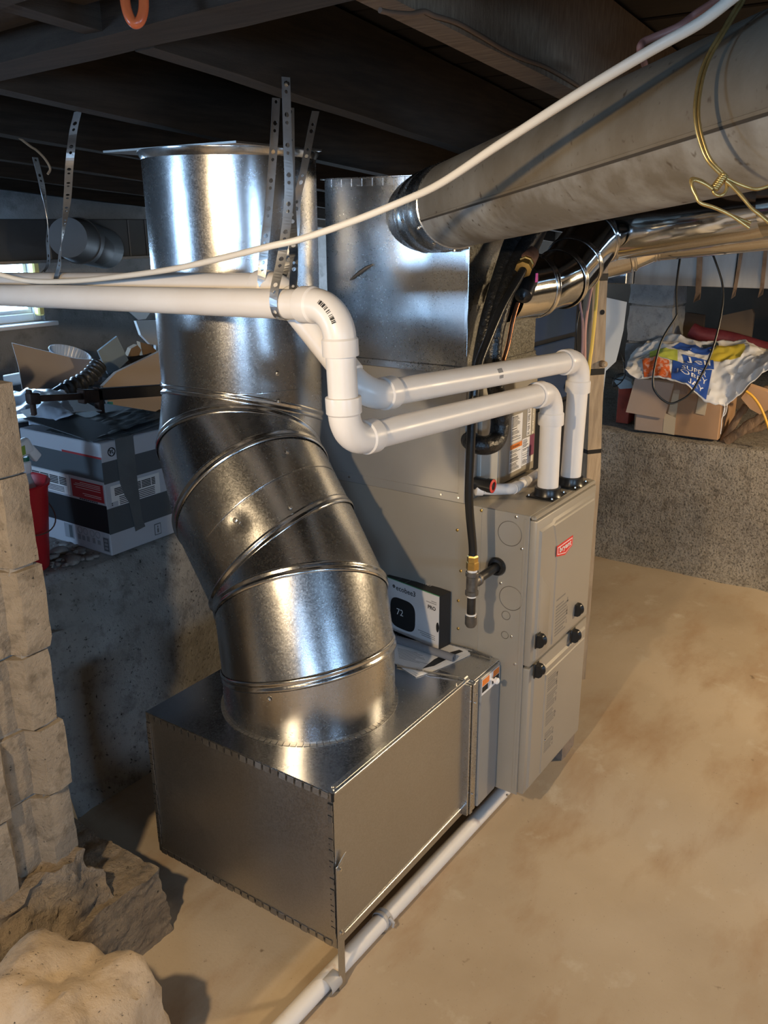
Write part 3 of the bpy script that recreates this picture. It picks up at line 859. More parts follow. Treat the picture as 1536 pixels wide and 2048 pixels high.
mb = MB(); mb.tube(curve([(-0.012,0.508,1.664),(-0.012,0.530,1.655),(-0.012,0.561,1.637),(-0.012,0.588,1.620)], 4), [0.002 + 0.003 * math.sin(PI * i / 12) for i in range(13)], GALV_DULL, 6); mb.build('crease', plen)

# ---------------- round ducts made of mitred sections
def ring_pts(c, axis, normal, r, n=64):
    a = V(axis).normalized(); nn = V(normal).normalized()
    u = V((1, 0, 0)); u = (u - a * u.dot(a))
    if u.length < 0.2:
        u = V((0, 1, 0)); u = u - a * u.dot(a)
    u.normalize(); w = a.cross(u); out = []
    for k in range(n):
        t = 2 * PI * k / n; o = (u * math.cos(t) + w * math.sin(t)) * r
        out.append(V(c) + o - a * (o.dot(nn) / a.dot(nn)))
    return out
def duct(root, pts, r, mat, normals=None, names=None, bead=0.0055, bead_at=None, gores=None, n=64, dent=None):
    P = [V(p) for p in pts]; N = len(P); rings = []
    for i in range(N):
        a = (P[i] - P[i - 1]).normalized() if i else (P[1] - P[0]).normalized()
        b = (P[i + 1] - P[i]).normalized() if i < N - 1 else a
        ax = (a + b).normalized()
        nn = V(normals[i]) if normals and normals.get(i) else ax
        rings.append((ring_pts(P[i], ax, nn, r, n), nn.normalized()))
    secs = []
    for i in range(N - 1):
        mb = MB(); A = rings[i][0]; B = rings[i + 1][0]
        ts = [j / 40 for j in range(41)] if dent and dent[0] == i else (0, 0.04, 0.5, 0.96, 1)
        mid = [[A[k].lerp(B[k], t) for k in range(n)] for t in ts]
        if dent and dent[0] == i:
            c0 = V(dent[1]); ax0 = (P[i + 1] - P[i]).normalized()
            for row in mid:
                for k in range(n):
                    dd = (row[k] - c0).length; f = P[i] + ax0 * (row[k] - P[i]).dot(ax0)
                    row[k] = row[k] - (row[k] - f).normalized() * (0.0055 * math.exp(-(dd / 0.026) ** 2))
        mb.loft(mid, mat); s = mb.build(names[i] if names else 'elbow_section', root, smooth=60); secs.append(s)
        if i + 1 < N - 1 and (bead_at is None or i + 1 in bead_at):
            R0, nn = rings[i + 1]; c = P[i + 1]; b = MB(); prof = []
            for d, e in ((-2.6, 0.0), (-2.1, 0.75), (-1.2, 0.9), (-0.35, 0.12), (0.35, 0.12), (1.2, 0.9), (2.1, 0.75), (2.6, 0.0)):
                prof.append([q + nn * (d * bead) + (q - c).normalized() * (e * bead * 0.8 + 0.0003) for q in R0])
            b.loft(prof, BEAD); b.build('seam_bead', s, smooth=60)
    return secs, rings

def on_axis(px_pt, A, B, r=0.2288):
    """closest point of the pipe skin to a sighted point"""
    A = V(A); B = V(B); a = (B - A).normalized(); p = V(px_pt); f = A + a * (p - A).dot(a); n = (p - f).normalized()
    return f + n * r, n
ret = thing('return_duct', 'big round galvanised duct with beaded elbows dropping onto the sheet metal box', 'duct', (-0.473, 0.402, 0.564))
RP = [(-0.473, 0.402, 0.565), (-0.473, 0.402, 0.6871), (-0.4427, 0.4445, 0.829), (-0.3932, 0.5465, 0.911), (-0.3741, 0.6646, 1.0604), (-0.3028, 0.7748, 1.1558), (-0.24, 0.81, 1.279), (-0.24, 0.81, 1.952)]
RN = {1: (0.0494, 0.2562, 0.9654), 2: (0.4215, 0.5316, 0.7346), 3: (0.0082, 0.7809, 0.6246), 4: (0.2533, 0.7969, 0.5484), 5: (0.5374, 0.4285, 0.7264), 6: (0.3109, 0.015, 0.9503), 7: (0, 0, 1), 0: (0, 0, 1)}
secs, rr = duct(ret, RP, 0.2286, GALV_D, RN, ['collar', 'elbow_section', 'elbow_section', 'slant_pipe', 'elbow_section', 'elbow_section', 'riser_pipe'], n=144, dent=(3, on_axis([(-0.706,0.484,1.122)][0], RP[3], RP[4], 0.2286)[0]))
mb = MB()   # tabbed collar flange on the box top
for k in range(88):
    t = 2 * PI * k / 88; u = V((math.cos(t), math.sin(t), 0)); w = V((-u.y, u.x, 0)); c = V((-0.473, 0.402, 0.5655)) + u * 0.2325
    mb.obox(c, (u * 0.0042, w * 0.0072, (0, 0, 0.0008)), GALV_DULL)
mb.build('collar_tabs', secs[0])
mb = MB()
c = V((-0.24, 0.81, 1.3475)); mb.tube([c + V((math.cos(t), math.sin(t), 0.012 * math.sin(t * 0.5))) .normalized() * 0.0 + V((math.cos(t) * 0.2289, math.sin(t) * 0.2289, 0)) for t in [2 * PI * k / 64 for k in range(64)]], 0.0012, BEAD, 5, closed=True)
mb.build('slip_joint', secs[6])
mb = MB(); A = V(RP[3]); B = V(RP[4]); cm = A.lerp(B, 0.50); q = ring_pts(cm, B - A, (0.10, 0.80, 0.60), 0.2290)
mb.tube(q, 0.0011, BEAD, 5, closed=True); mb.build('slip_joint', secs[3])
mb = MB()   # ceiling flange plate
mb.slab([(-0.45, 0.585, 1.951), (-0.13, 0.585, 1.951), (-0.01, 0.78, 1.951), (-0.01, 1.06, 1.951), (-0.45, 1.06, 1.951)], (0, 0, 0.005), GALV_DULL); mb.lathe([(0.2286, -0.02), (0.238, -0.004), (0.238, 0.0)], (-0.24, 0.81, 1.952), (0, 0, 1), BEAD, 64, caps=False)
mb.build('ceiling_flange', ret)
def screw_at(par, p, nrm, r=0.0045):
    mb = MB(); mb.lathe([(r * 1.5, 0), (r * 1.4, 0.001), (r, 0.0015), (r * 0.9, 0.005)], p, nrm, SCREW, 8); mb.build('screw', par)
for (pt, i) in (([(-0.566,0.310,1.204)][0], 3), ([(-0.706,0.487,1.124)][0], 3), ([(-0.423,0.467,1.256)][0], 4), ([(-0.347,0.545,1.322)][0], 6), ([(-0.806,0.317,0.682)][0], 0), ([(-0.349,1.019,1.908)][0], 6), ([(-0.051,0.680,1.908)][0], 6), ([(-0.375,0.481,1.397)][0], 6)):
    p, nrm = on_axis(pt, RP[i], RP[i + 1]); screw_at(secs[i], p, nrm)
p, nrm = on_axis([(-0.707,0.484,1.117)][0], RP[3], RP[4], 0.2252)

# ---------------- return air box
BX0, BX1, BY0, BY1, BZ0, BZ1 = -0.773, -0.152, 0.094, 0.712, 0.127, 0.564
rb = thing('return_air_box', 'low galvanised sheet metal box with tabbed edges under the big round duct', 'duct box', (-0.46, 0.40, BZ0))
mb = MB(); mb.box((BX0, BY0, BZ1 - 0.002), (BX1, BY1, BZ1), galv('galvanised_box_top', lo=(0.44, 0.45, 0.47), hi=(0.60, 0.61, 0.63), rough=0.22, grain=0.06, wave=0.005, wscale=2.5))
mb.build('top_panel', rb)
mb = MB(); mb.box((BX0, BY0 + 0.003, BZ0), (BX0 + 0.002, BY1, BZ1 - 0.003), GALV_DULL); mb.build('end_panel', rb)
mb = MB()
mb.box((BX0 + 0.001, BY0, BZ0 + 0.030), (BX1, BY0 + 0.002, BZ1 - 0.003), GALV_DULL)
mb.box((BX0 + 0.026, BY0 - 0.004, BZ0 + 0.026), (BX1, BY0, BZ0 + 0.031), GALV, 0.001)
mb.box((BX0 + 0.026, BY0 + 0.001, BZ0), (BX1, BY0 + 0.003, BZ0 + 0.028), GALV_DULL)
mb.box((BX0, BY0 + 0.0005, BZ0), (BX0 + 0.027, BY0 + 0.0025, BZ0 + 0.03), GALV_DULL)
mb.build('side_panel', rb)
mb = MB(); mb.box((BX0 + 0.003, BY0 - 0.003, BZ1 - 0.006), (BX1, BY0 + 0.002, BZ1 + 0.001), GALV, 0.001); mb.box((BX0 + 0.02, BY0 + 0.006, BZ1), (BX1 - 0.02, BY0 + 0.02, BZ1 + 0.0012), GALV, 0.0004); mb.build('top_hem', rb)
mb = MB(); mb.box((BX0 + 0.003, BY1 - 0.002, BZ0), (BX1, BY1, BZ1 - 0.003), GALV_DULL); mb.box((BX0 + 0.003, BY0 + 0.003, BZ0), (BX1, BY1 - 0.003, BZ0 + 0.002), GALV_DULL); mb.build('hidden_panels', rb)
mb = MB(); mb.box((BX0 - 0.0015, BY0 - 0.001, BZ1 - 0.022), (BX0 + 0.003, BY0 + 0.004, BZ1 - 0.002), DARK); mb.build('corner_gap', rb)
mb = MB(); rt = random.Random(5)      # hammered-over tabs round the end panel
for (a, b, nrm2) in (((BY0 + 0.01, BZ1 - 0.010), (BY1 - 0.01, BZ1 - 0.010), 'h'), ((BY0 + 0.012, BZ0 + 0.010), (BY1 - 0.01, BZ0 + 0.008), 'h'),
                     ((BY0 + 0.008, BZ0 + 0.03), (BY0 + 0.008, BZ1 - 0.03), 'v'), ((BY1 - 0.008, BZ0 + 0.03), (BY1 - 0.008, BZ1 - 0.03), 'v')):
    n = 24
    for i in range(n):
        t = (i + 0.5) / n; y = a[0] + (b[0] - a[0]) * t; z = a[1] + (b[1] - a[1]) * t
        tilt = rt.uniform(0.0, 0.0012); hw = 0.0095
        ax = ((0, hw, 0), (tilt, 0, 0.0075)) if nrm2 == 'h' else ((0, 0, hw * 0.85), (tilt, 0.007, 0))
        mb.obox((BX0 - 0.0016 - tilt, y, z), ((0.0006, 0, 0), ax[0], ax[1]), GALV_DULL)
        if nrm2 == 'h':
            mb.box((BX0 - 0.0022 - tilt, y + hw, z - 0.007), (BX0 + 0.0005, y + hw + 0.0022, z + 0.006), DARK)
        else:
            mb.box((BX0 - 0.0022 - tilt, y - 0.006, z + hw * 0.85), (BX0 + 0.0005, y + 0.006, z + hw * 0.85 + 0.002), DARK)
mb.build('edge_tabs', rb)
leg = MB(); leg.box((BX0 - 0.001, BY0 - 0.0045, 0.0), (BX0 + 0.024, BY0 - 0.002, 0.365), GALV_DULL, 0.0006)
leg.slab([(BX0 + 0.0, BY0 - 0.0046, 0.362), (BX0 + 0.024, BY0 - 0.0046, 0.362), (BX0 + 0.030, BY0 - 0.011, 0.392), (BX0 + 0.024, BY0 - 0.012, 0.392)], (0, 0.002, 0), GALV)
lg = leg.build('support_leg', rb)
for z in (0.353, 0.170):
    screw_at(lg, V((BX0 + 0.011, BY0 - 0.0045, z)), (0, -1, 0))
screw_at(rb, V((BX0 + 0.02, BY0 + 0.012, BZ1)), (0, 0, 1)); screw_at(rb, V((BX1 - 0.045, BY0 + 0.014, BZ1)), (0, 0, 1))

# ---------------- filter rack between box and furnace
fr = thing('filter_rack', 'narrow filter rack with grey door and orange warning strip beside the furnace', 'filter rack', (-0.075, 0.39, FZ0))
GREYP = M('grey_rack_paint', (0.33, 0.33, 0.325), 0.36, metal=0.35)
mb = MB(); mb.box((-0.150, 0.084, FZ0), (-0.001, 0.71, BZ1 - 0.003), GREYP, 0.001); mb.box((-0.150, 0.078, BZ1 - 0.004), (-0.001, 0.71, BZ1), GALV, 0.001)
mb.build('casing', fr)
mb = MB(); mb.box((-0.124, 0.070, FZ0 + 0.006), (-0.014, 0.085, BZ1 - 0.006), GREYP, 0.003); mb.build('filter_door', fr)
for x0, x1, d in ((-0.176, -0.168, 0.008), (-0.164, -0.150, 0.012), (-0.148, -0.128, 0.008), (-0.011, -0.001, 0.010)):
    mb = MB(); mb.box((x0, 0.092 - d - 0.008, FZ0 + 0.004), (x1, 0.0955, BZ1 - 0.006), GALV if x0 < -0.13 else GREYP, 0.0015)
    mb.build('slide_cleat', fr)
for z in (0.50, 0.20): screw_at(fr, V((-0.157, 0.072, z)), (0, -1, 0), 0.0035)
screw_at(fr, V((-0.142, 0.076, 0.515)), (0, -1, 0), 0.003)
mb = MB(); z1 = BZ1 - 0.010; y = 0.0695
mb.box((-0.122, y - 0.0004, z1 - 0.050), (-0.016, y, z1), PAPER); mb.box((-0.120, y - 0.0008, z1 - 0.022), (-0.078, y - 0.0003, z1 - 0.002), ORANGE)
mb.box((-0.054, y - 0.0008, z1 - 0.022), (-0.018, y - 0.0003, z1 - 0.002), ORANGE); mb.box((-0.120, y - 0.0008, z1 - 0.042), (-0.086, y - 0.0003, z1 - 0.024), INK); mb.box((-0.060, y - 0.0008, z1 - 0.042), (-0.018, y - 0.0003, z1 - 0.024), INK)
mb.build('warning_strip', fr, smooth=0)
mb = MB(); mb.lathe([(0.004, 0), (0.004, 0.012), (0.0095, 0.013), (0.0095, 0.022), (0.006, 0.025)], (-0.066, 0.070, z1 - 0.022), (0, -1, 0), WHITE, 14); mb.build('door_knob', fr, label='white knob')
mb = MB(); mb.tube([(-0.205, 0.30, BZ1 + 0.003), (-0.19, 0.20, BZ1 + 0.006), (-0.165, 0.115, BZ1 + 0.005)], 0.003, GALV, 6)
mb.box((-0.172, 0.098, BZ1), (-0.148, 0.118, BZ1 + 0.009), GALV, 0.003); mb.build('folded_cleat', fr)
mb = MB(); mb.tube([(-0.008, 0.24, BZ1 + 0.006), (-0.010, 0.16, BZ1 + 0.010), (-0.016, 0.10, BZ1 + 0.006)], 0.004, GALV, 6); mb.build('folded_cleat', fr)

# ---------------- white plastic vent pipes
def pvc_run(root, pts, r, R=0.062, sock=0.034, last_open=True, codes=()):
    P = [V(p) for p in pts]; N = len(P); cuts = []; arcs = {}
    for i in range(1, N - 1):
        a = (P[i] - P[i - 1]).normalized(); b = (P[i + 1] - P[i]).normalized(); th = a.angle(b); Rr = R
        t = Rr * math.tan(th / 2); ax = a.cross(b).normalized(); cc = P[i] - a * t + ax.cross(a) * Rr
        arc = []
        for k in range(13):
            q = Matrix.Rotation(th * k / 12, 3, ax) @ (P[i] - a * t - cc); arc.append(cc + q)
        arcs[i] = (arc, a, b, t)
    for i in range(N - 1):
        s = P[i] if i == 0 else arcs[i][0][-1]; e = P[i + 1] if i == N - 2 else arcs[i + 1][0][0]
        mb = MB(); mb.tube([s, s.lerp(e, 0.5), e], r, PVC, 28); mb.build('pipe', root, smooth=50)
    out = {}
    for i, (arc, a, b, t) in arcs.items():
        mb = MB(); k = r * 1.085
        mb.tube([arc[0] - a * 0.004] + arc + [arc[-1] + b * 0.004], k, PVC, 28)
        for org, d in ((arc[0], -a), (arc[-1], b)):
            mb.lathe([(k, -0.002), (r * 1.20, 0.002), (r * 1.21, sock - 0.003), (r * 1.19, sock), (r * 1.01, sock + 0.001)], org, d, PVC, 28, caps=False)
        e = mb.build('elbow', root, smooth=40); out[i] = e
        for (j, t0, t1, ang, wid, n) in codes:
            if j != i: continue
            m = MB(); rc = random.Random(j * 7 + n)
            nb = n
            for s in range(nb):
                f = t0 + (t1 - t0) * s / nb; f2 = f + (t1 - t0) / nb * rc.choice((0.35, 0.6, 0.75))
                def sp(f, g):
                    x = f * (len(arc) - 1); q = min(int(x), len(arc) - 2); x -= q
                    c = arc[q].lerp(arc[q + 1], x); tg = (arc[q + 1] - arc[q]).normalized(); axn = a.cross(b).normalized(); o = axn.cross(tg)
                    return c + (-o * math.cos(g) + axn * math.sin(g)) * (k + 0.0006)
                gs = [ang - wid / 2 + wid * z / 3 for z in range(4)]
                vs = [sp(f, g) for g in gs] + [sp(f2, g) for g in gs]
                m.add(vs, [[z, z + 1, z + 5, z + 4] for z in range(3)], INK)
            m.build('barcode', e, smooth=0)
    return out
PR = 0.0302
A = [(0.197, 0.043, FZ1 + 0.012), (0.196, 0.045, 1.323), (-0.689, 0.102, 1.351), (-0.695, 0.11, 1.621), (-0.382, 3.395, 1.526)]
pa = thing('vent_pipe', 'white plastic pipe with a vertical drop before the big round duct', 'pipe', A[0])
CODES_A = [(3, 0.25, 0.72, 0.95, 0.26, 13), (2, 0.62, 0.95, 0.85, 0.20, 9)]
pvc_run(pa, A, PR, codes=CODES_A)
B = [(0.339, 0.033, FZ1 + 0.012), (0.341, 0.028, 1.395), (-0.574, 0.134, 1.422), (-0.579, 0.362, 1.641), (-0.290, 3.395, 1.554)]
pb = thing('vent_pipe', 'white plastic pipe with a slanting offset passing behind the other white pipe', 'pipe', B[0])
pvc_run(pb, B, PR, codes=[(2, 0.05, 0.5, 1.0, 0.24, 13)])
mb = MB()
for k in range(6): mb.box((0.0 + k * 0.0035, 0.0, 0), (0.002 + k * 0.0035, 0.0006, 0.010), INK)
for k in range(3): mb.box((0.002 + k * 0.006, 0.0, -0.014), (0.006 + k * 0.006, 0.0006, -0.006), GREYINK)
q = [(-0.129,0.042,1.417)][0]
mb.v = [V((v.x + q[0], v.y + 0.0, v.z + q[2])) for v in mb.v]
cl = V((0.341, 0.028, 1.395)); dl2 = (V((-0.574, 0.134, 1.422)) - cl).normalized()
for v in mb.v:
    f = cl + dl2 * ((v - cl).dot(dl2)); up = V((-0.62, -0.53, 0.0)).normalized(); h = v.z - f.z; h = max(-0.028, min(0.028, h))
    v.x, v.y, v.z = (f + V((0, -1, 0)) * math.sqrt(max(0, (PR + 0.0006) ** 2 - h * h)) + V((0, 0, h)))
mb.build('pipe_print', pb, smooth=0)

# ---------------- white drain pipe along the floor
fd = thing('floor_drain_pipe', 'long white plastic pipe lying on the floor beside the return box', 'pipe', (-0.6, 0.11, 0))
d0 = V([(-1.051,0.124,0.030)][0]); d1 = V([(0.098,0.105,0.030)][0]); dd = (d1 - d0).normalized()
mb = MB(); mb.tube([d0 - dd * 0.5, d0, d0.lerp(d1, 0.5), d1 + dd * 0.28], 0.0225, PVCD, 24); mb.build('pipe', fd, smooth=50)
for s, w in (([(-0.550,0.117,0.030)][0], 0.0125),):
    c = V(s); mb = MB(); mb.lathe([(0.023, -w), (0.0265, -w + 0.001), (0.0265, -0.003), (0.0245, 0), (0.0265, 0.003), (0.0265, w - 0.001), (0.023, w)], c, dd, PVCSH, 24, caps=False)
    mb.tube([c + V((0.0, -0.022, 0.016)), c + V((0.002, -0.034, 0.004)), c + V((0.004, -0.030, -0.012))], 0.004, PVCSH, 8)
    mb.build('clamp_coupling', fd, label='grey clamp coupling')
c = V([(-0.788,0.107,0.030)][0]); mb = MB(); mb.lathe([(0.0228, -0.02), (0.0231, -0.019), (0.0231, 0.019), (0.0228, 0.02)], c, dd, PVCSH, 24, caps=False); mb.build('scuffed_band', fd)

# ---------------- gas line
gl = thing('gas_line', 'black gas hose dropping to a grey iron tee with brass nut at the furnace flank', 'gas pipe', (-0.15, 0.10, 0.85))
gy, gz, gx = 0.096, 0.852, -0.148
mb = MB(); mb.lathe([(0.012, 0.0), (0.0265, 0.001), (0.027, 0.006), (0.024, 0.013), (0.0165, 0.014), (0.0165, 0.004)], (0, gy, gz), (-1, 0, 0), BLACK, 28); mb.build('grommet', gl)
mb = MB(); mb.cyl((0.002, gy, gz), (gx, gy, gz), 0.0125, BLACKM, 18); mb.build('nipple', gl)
mb = MB()
mb.lathe([(0.0165, -0.034), (0.0180, -0.033), (0.0180, -0.022), (0.0155, -0.020), (0.0155, 0.020), (0.0180, 0.022), (0.0180, 0.032), (0.0165, 0.034)], (gx, gy, gz), (0, 0, 1), IRON, 20)
mb.lathe([(0.0150, 0.0), (0.0155, 0.022), (0.0180, 0.024), (0.0180, 0.034), (0.0160, 0.036)], (gx, gy, gz), (1, 0, 0), IRON, 20)
mb.build('tee', gl)
mb = MB(); mb.cyl((gx, gy, gz - 0.030), (gx, gy, gz - 0.105), 0.0118, BLACKM, 18); mb.cyl((gx, gy, gz - 0.034), (gx, gy, gz - 0.040), 0.0128, TAPE_W, 18); mb.build('drip_nipple', gl)
mb = MB(); mb.lathe([(0.0150, 0), (0.0165, -0.002), (0.0165, -0.026), (0.012, -0.034)], (gx, gy, gz - 0.094), (0, 0, 1), IRON, 20); mb.cyl((gx, gy, gz - 0.093), (gx, gy, gz - 0.089), 0.0145, TAPE_W, 18); mb.build('cap', gl)
mb = MB(); mb.lathe([(0.0125, 0), (0.0135, 0.002), (0.0135, 0.008), (0.012, 0.009)], (gx, gy, gz + 0.032), (0, 0, 1), TAPE_W, 16)
mb.lathe([(0.0175, 0), (0.0175, 0.020), (0.0155, 0.022), (0.0155, 0.036), (0.013, 0.04)], (gx, gy, gz + 0.041), (0, 0, 1), BRASS, 6); mb.build('brass_nut', gl, smooth=25, label='brass nut')
hp = [(0.093,0.100,1.656),(0.058,0.100,1.628),(-0.020,0.100,1.570),(-0.093,0.100,1.492),(-0.141,0.100,1.430),(-0.162,0.100,1.352),(-0.168,0.100,1.224),(-0.169,0.100,1.091)]
hpath = curve([(gx, gy, gz + 0.072), (gx, gy + 0.001, 0.96)] + hp[::-1], 6)
mb = MB(); mb.tube(hpath, 0.0112, HOSE, 14); mb.build('hose', gl, smooth=60)
e0 = V(hp[0]); e1 = V([(0.176,0.120,1.695)][0]); ed = (e1 - e0).normalized()
mb = MB(); mb.lathe([(0.013, -0.006), (0.0225, -0.004), (0.0225, 0.010), (0.018, 0.012), (0.018, 0.026), (0.021, 0.028), (0.021, 0.036), (0.016, 0.038)], e0, ed, BRASS, 8); mb.build('brass_union', gl, smooth=25, label='brass union nut')
mb = MB(); mb.lathe([(0.0215, 0.036), (0.0235, 0.04), (0.0235, 0.085), (0.020, 0.092)], e0, ed, M('rusty_iron_coupling', (0.09, 0.045, 0.03), 0.6, (0.16, 0.08, 0.05), scale=40, metal=0.4), 20); mb.lathe([(0.0190, 0.088), (0.0190, 0.093)], e0, ed, TAPE_W, 18); mb.build('coupling', gl)
mb = MB(); mb.tube([e0 + ed * 0.085, e0 + ed * 0.2, e0 + ed * 0.34], 0.0165, BLACKM, 16); mb.build('riser_pipe', gl)

# ---------------- refrigerant lines and drier
il = thing('insulated_line', 'thick black foam wrapped line curling into the front of the coil cabinet', 'pipe', (0.05, 0.16, 1.15))
ip = [(0.250,0.135,1.768),(0.154,0.135,1.702),(0.077,0.135,1.615),(0.026,0.135,1.529),(0.004,0.135,1.454),(0.018,0.135,1.372),(0.053,0.135,1.292),(0.060,0.135,1.242),(0.045,0.135,1.205),(-0.001,0.135,1.198)]
mb = MB(); mb.tube(curve(ip[:7], 5), 0.0235, FOAM, 16); mb.build('foam_sleeve', il, smooth=60)
mb = MB(); mb.tube(curve(ip[6:] + [(-0.030,0.150,1.202),(-0.019,0.175,1.204),(0.010,0.200,1.201)], 6), 0.0262, FOAM, 18); mb.build('foam_elbow', il, smooth=60)
il2 = thing('insulated_line', 'straight black foam wrapped line hanging under the old grey duct before the plenum', 'pipe', (0.1, 0.17, 1.4))
mb = MB(); mb.tube(curve([(0.255,0.165,1.778),(0.179,0.165,1.740),(0.120,0.165,1.664),(0.069,0.165,1.583),(0.029,0.165,1.501),(0.003,0.165,1.425),(-0.007,0.165,1.373)], 5), 0.0275, FOAM, 16); mb.build('foam_sleeve', il2, smooth=60)
cl = thing('copper_line', 'bare copper tube with a black strainer end rising before the plenum', 'pipe', (0.15, 0.15, 1.4))
mb = MB(); mb.tube(curve([(0.049,0.130,1.409),(0.080,0.130,1.459),(0.104,0.130,1.523),(0.130,0.130,1.565)], 6), 0.0062, COPPER, 12); mb.build('tube', cl)
ca = V([(0.159,0.130,1.582)][0]); cb = V([(0.296,0.160,1.671)][0]); cd = (cb - ca).normalized()
mb = MB(); mb.lathe([(0.006, -0.012), (0.010, -0.006), (0.024, 0.0), (0.026, 0.006), (0.026, 0.085), (0.02, 0.1)], ca, cd, BLACK, 22); mb.build('strainer', cl)
mb = MB(); mb.box((ca.x + 0.012, ca.y - 0.03, ca.z + 0.036), (ca.x + 0.026, ca.y - 0.028, ca.z + 0.060), M('pink_tag', (0.75, 0.08, 0.35), 0.5), 0.0005); mb.build('pink_tag', cl)

# ---------------- old grey duct over the camera side
od = thing('old_duct', 'old dull grey round duct slanting under the joists with a newer collar at the plenum', 'duct', (-0.38, -0.15, 1.75))
O0 = V((0.023, 0.343, 1.798)); O1 = V((-0.789, -0.654, 1.914)); oa = (O1 - O0).normalized()
mb = MB(); mb.lathe([(0.1010, -0.085), (0.1045, -0.02), (0.1045, 0.005), (0.1065, 0.008), (0.1065, 0.016), (0.1045, 0.019), (0.1045, 0.082), (0.1075, 0.086), (0.1075, 0.098), (0.1045, 0.102), (0.1045, 0.186), (0.1058, 0.188), (0.1058, 0.194), (0.1020, 0.196)], O0, oa, galv('new_collar_metal', lo=(0.42, 0.45, 0.48), hi=(0.50, 0.53, 0.56), rough=0.27, grain=0.03, wave=0.001), 64, caps=False)
oc = mb.build('collar', od, smooth=40)
ou = V((-0.77538, 0.6315, 0)); ow = V((0.05674, 0.06967, 0.99596))
mb = MB()
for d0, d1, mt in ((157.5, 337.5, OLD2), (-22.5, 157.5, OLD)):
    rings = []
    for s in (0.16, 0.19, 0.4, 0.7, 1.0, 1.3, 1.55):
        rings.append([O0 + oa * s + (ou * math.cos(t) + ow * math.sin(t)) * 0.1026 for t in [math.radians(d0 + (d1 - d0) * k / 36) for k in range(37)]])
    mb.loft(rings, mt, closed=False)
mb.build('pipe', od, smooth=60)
mb = MB(); mb.lathe([(0.1022, 1.535), (0.1048, 1.537), (0.1048, 1.556), (0.098, 1.558), (0.01, 1.556)], O0, oa, OLD, 48); mb.build('end_cap', od, smooth=40)
mb = MB(); t = math.radians(337.5); rad = ou * math.cos(t) + ow * math.sin(t); tan = -ou * math.sin(t) + ow * math.cos(t)
mb.obox(O0 + oa * 0.87 + rad * 0.1026, (oa * 0.68, tan * 0.0022, rad * 0.0010), M('dark_seam', (0.035, 0.028, 0.02), 0.8)); mb.obox(O0 + oa * 0.87 + rad * 0.1026 + tan * 0.0042, (oa * 0.68, tan * 0.0024, rad * 0.0014), OLD, 0.0005)
mb.build('lock_seam', od)
for s, dg in ((0.165, 300), (0.13, 262), (0.165, 330), (0.07, 345), (0.175, 270)):
    t = math.radians(dg); n = ou * math.cos(t) + ow * math.sin(t); screw_at(oc, O0 + oa * s + n * 0.1046, n, 0.004)

# ---------------- bright branch ducts
sd = thing('branch_duct', 'bright tinned round duct elbowing off the plenum beneath the old grey duct', 'duct', (0.45, 0.15, 1.6))
SP = [(0.215, 0.225, 1.588)] + [(0.355,0.187,1.595),(0.471,0.158,1.611),(0.564,0.157,1.650),(0.684,0.153,1.718),(0.790,0.141,1.738)] + [(0.768,-0.342,1.810),(0.672,-0.678,1.856)]
SN = {}
ss, rr2 = duct(sd, SP, 0.089, SHINY, None, ['collar', 'elbow_section', 'elbow_section', 'elbow_section', 'elbow_section', 'pipe', 'pipe'], bead=0.0042, bead_at={1, 2, 3, 4, 5}, n=48)
sd2 = thing('branch_duct', 'second bright round duct partly seen behind the first one above the wooden post', 'duct', (1.2, 0.2, 1.65))
duct(sd2, [(1.069,0.292,1.642),(1.097,0.179,1.677),(1.158,0.112,1.714),(1.202,-0.296,1.759),(1.223,-0.499,1.781)], 0.078, SHINY, None, ['elbow_section', 'elbow_section', 'pipe', 'pipe'], bead=0.0042, bead_at={1, 2}, n=40)

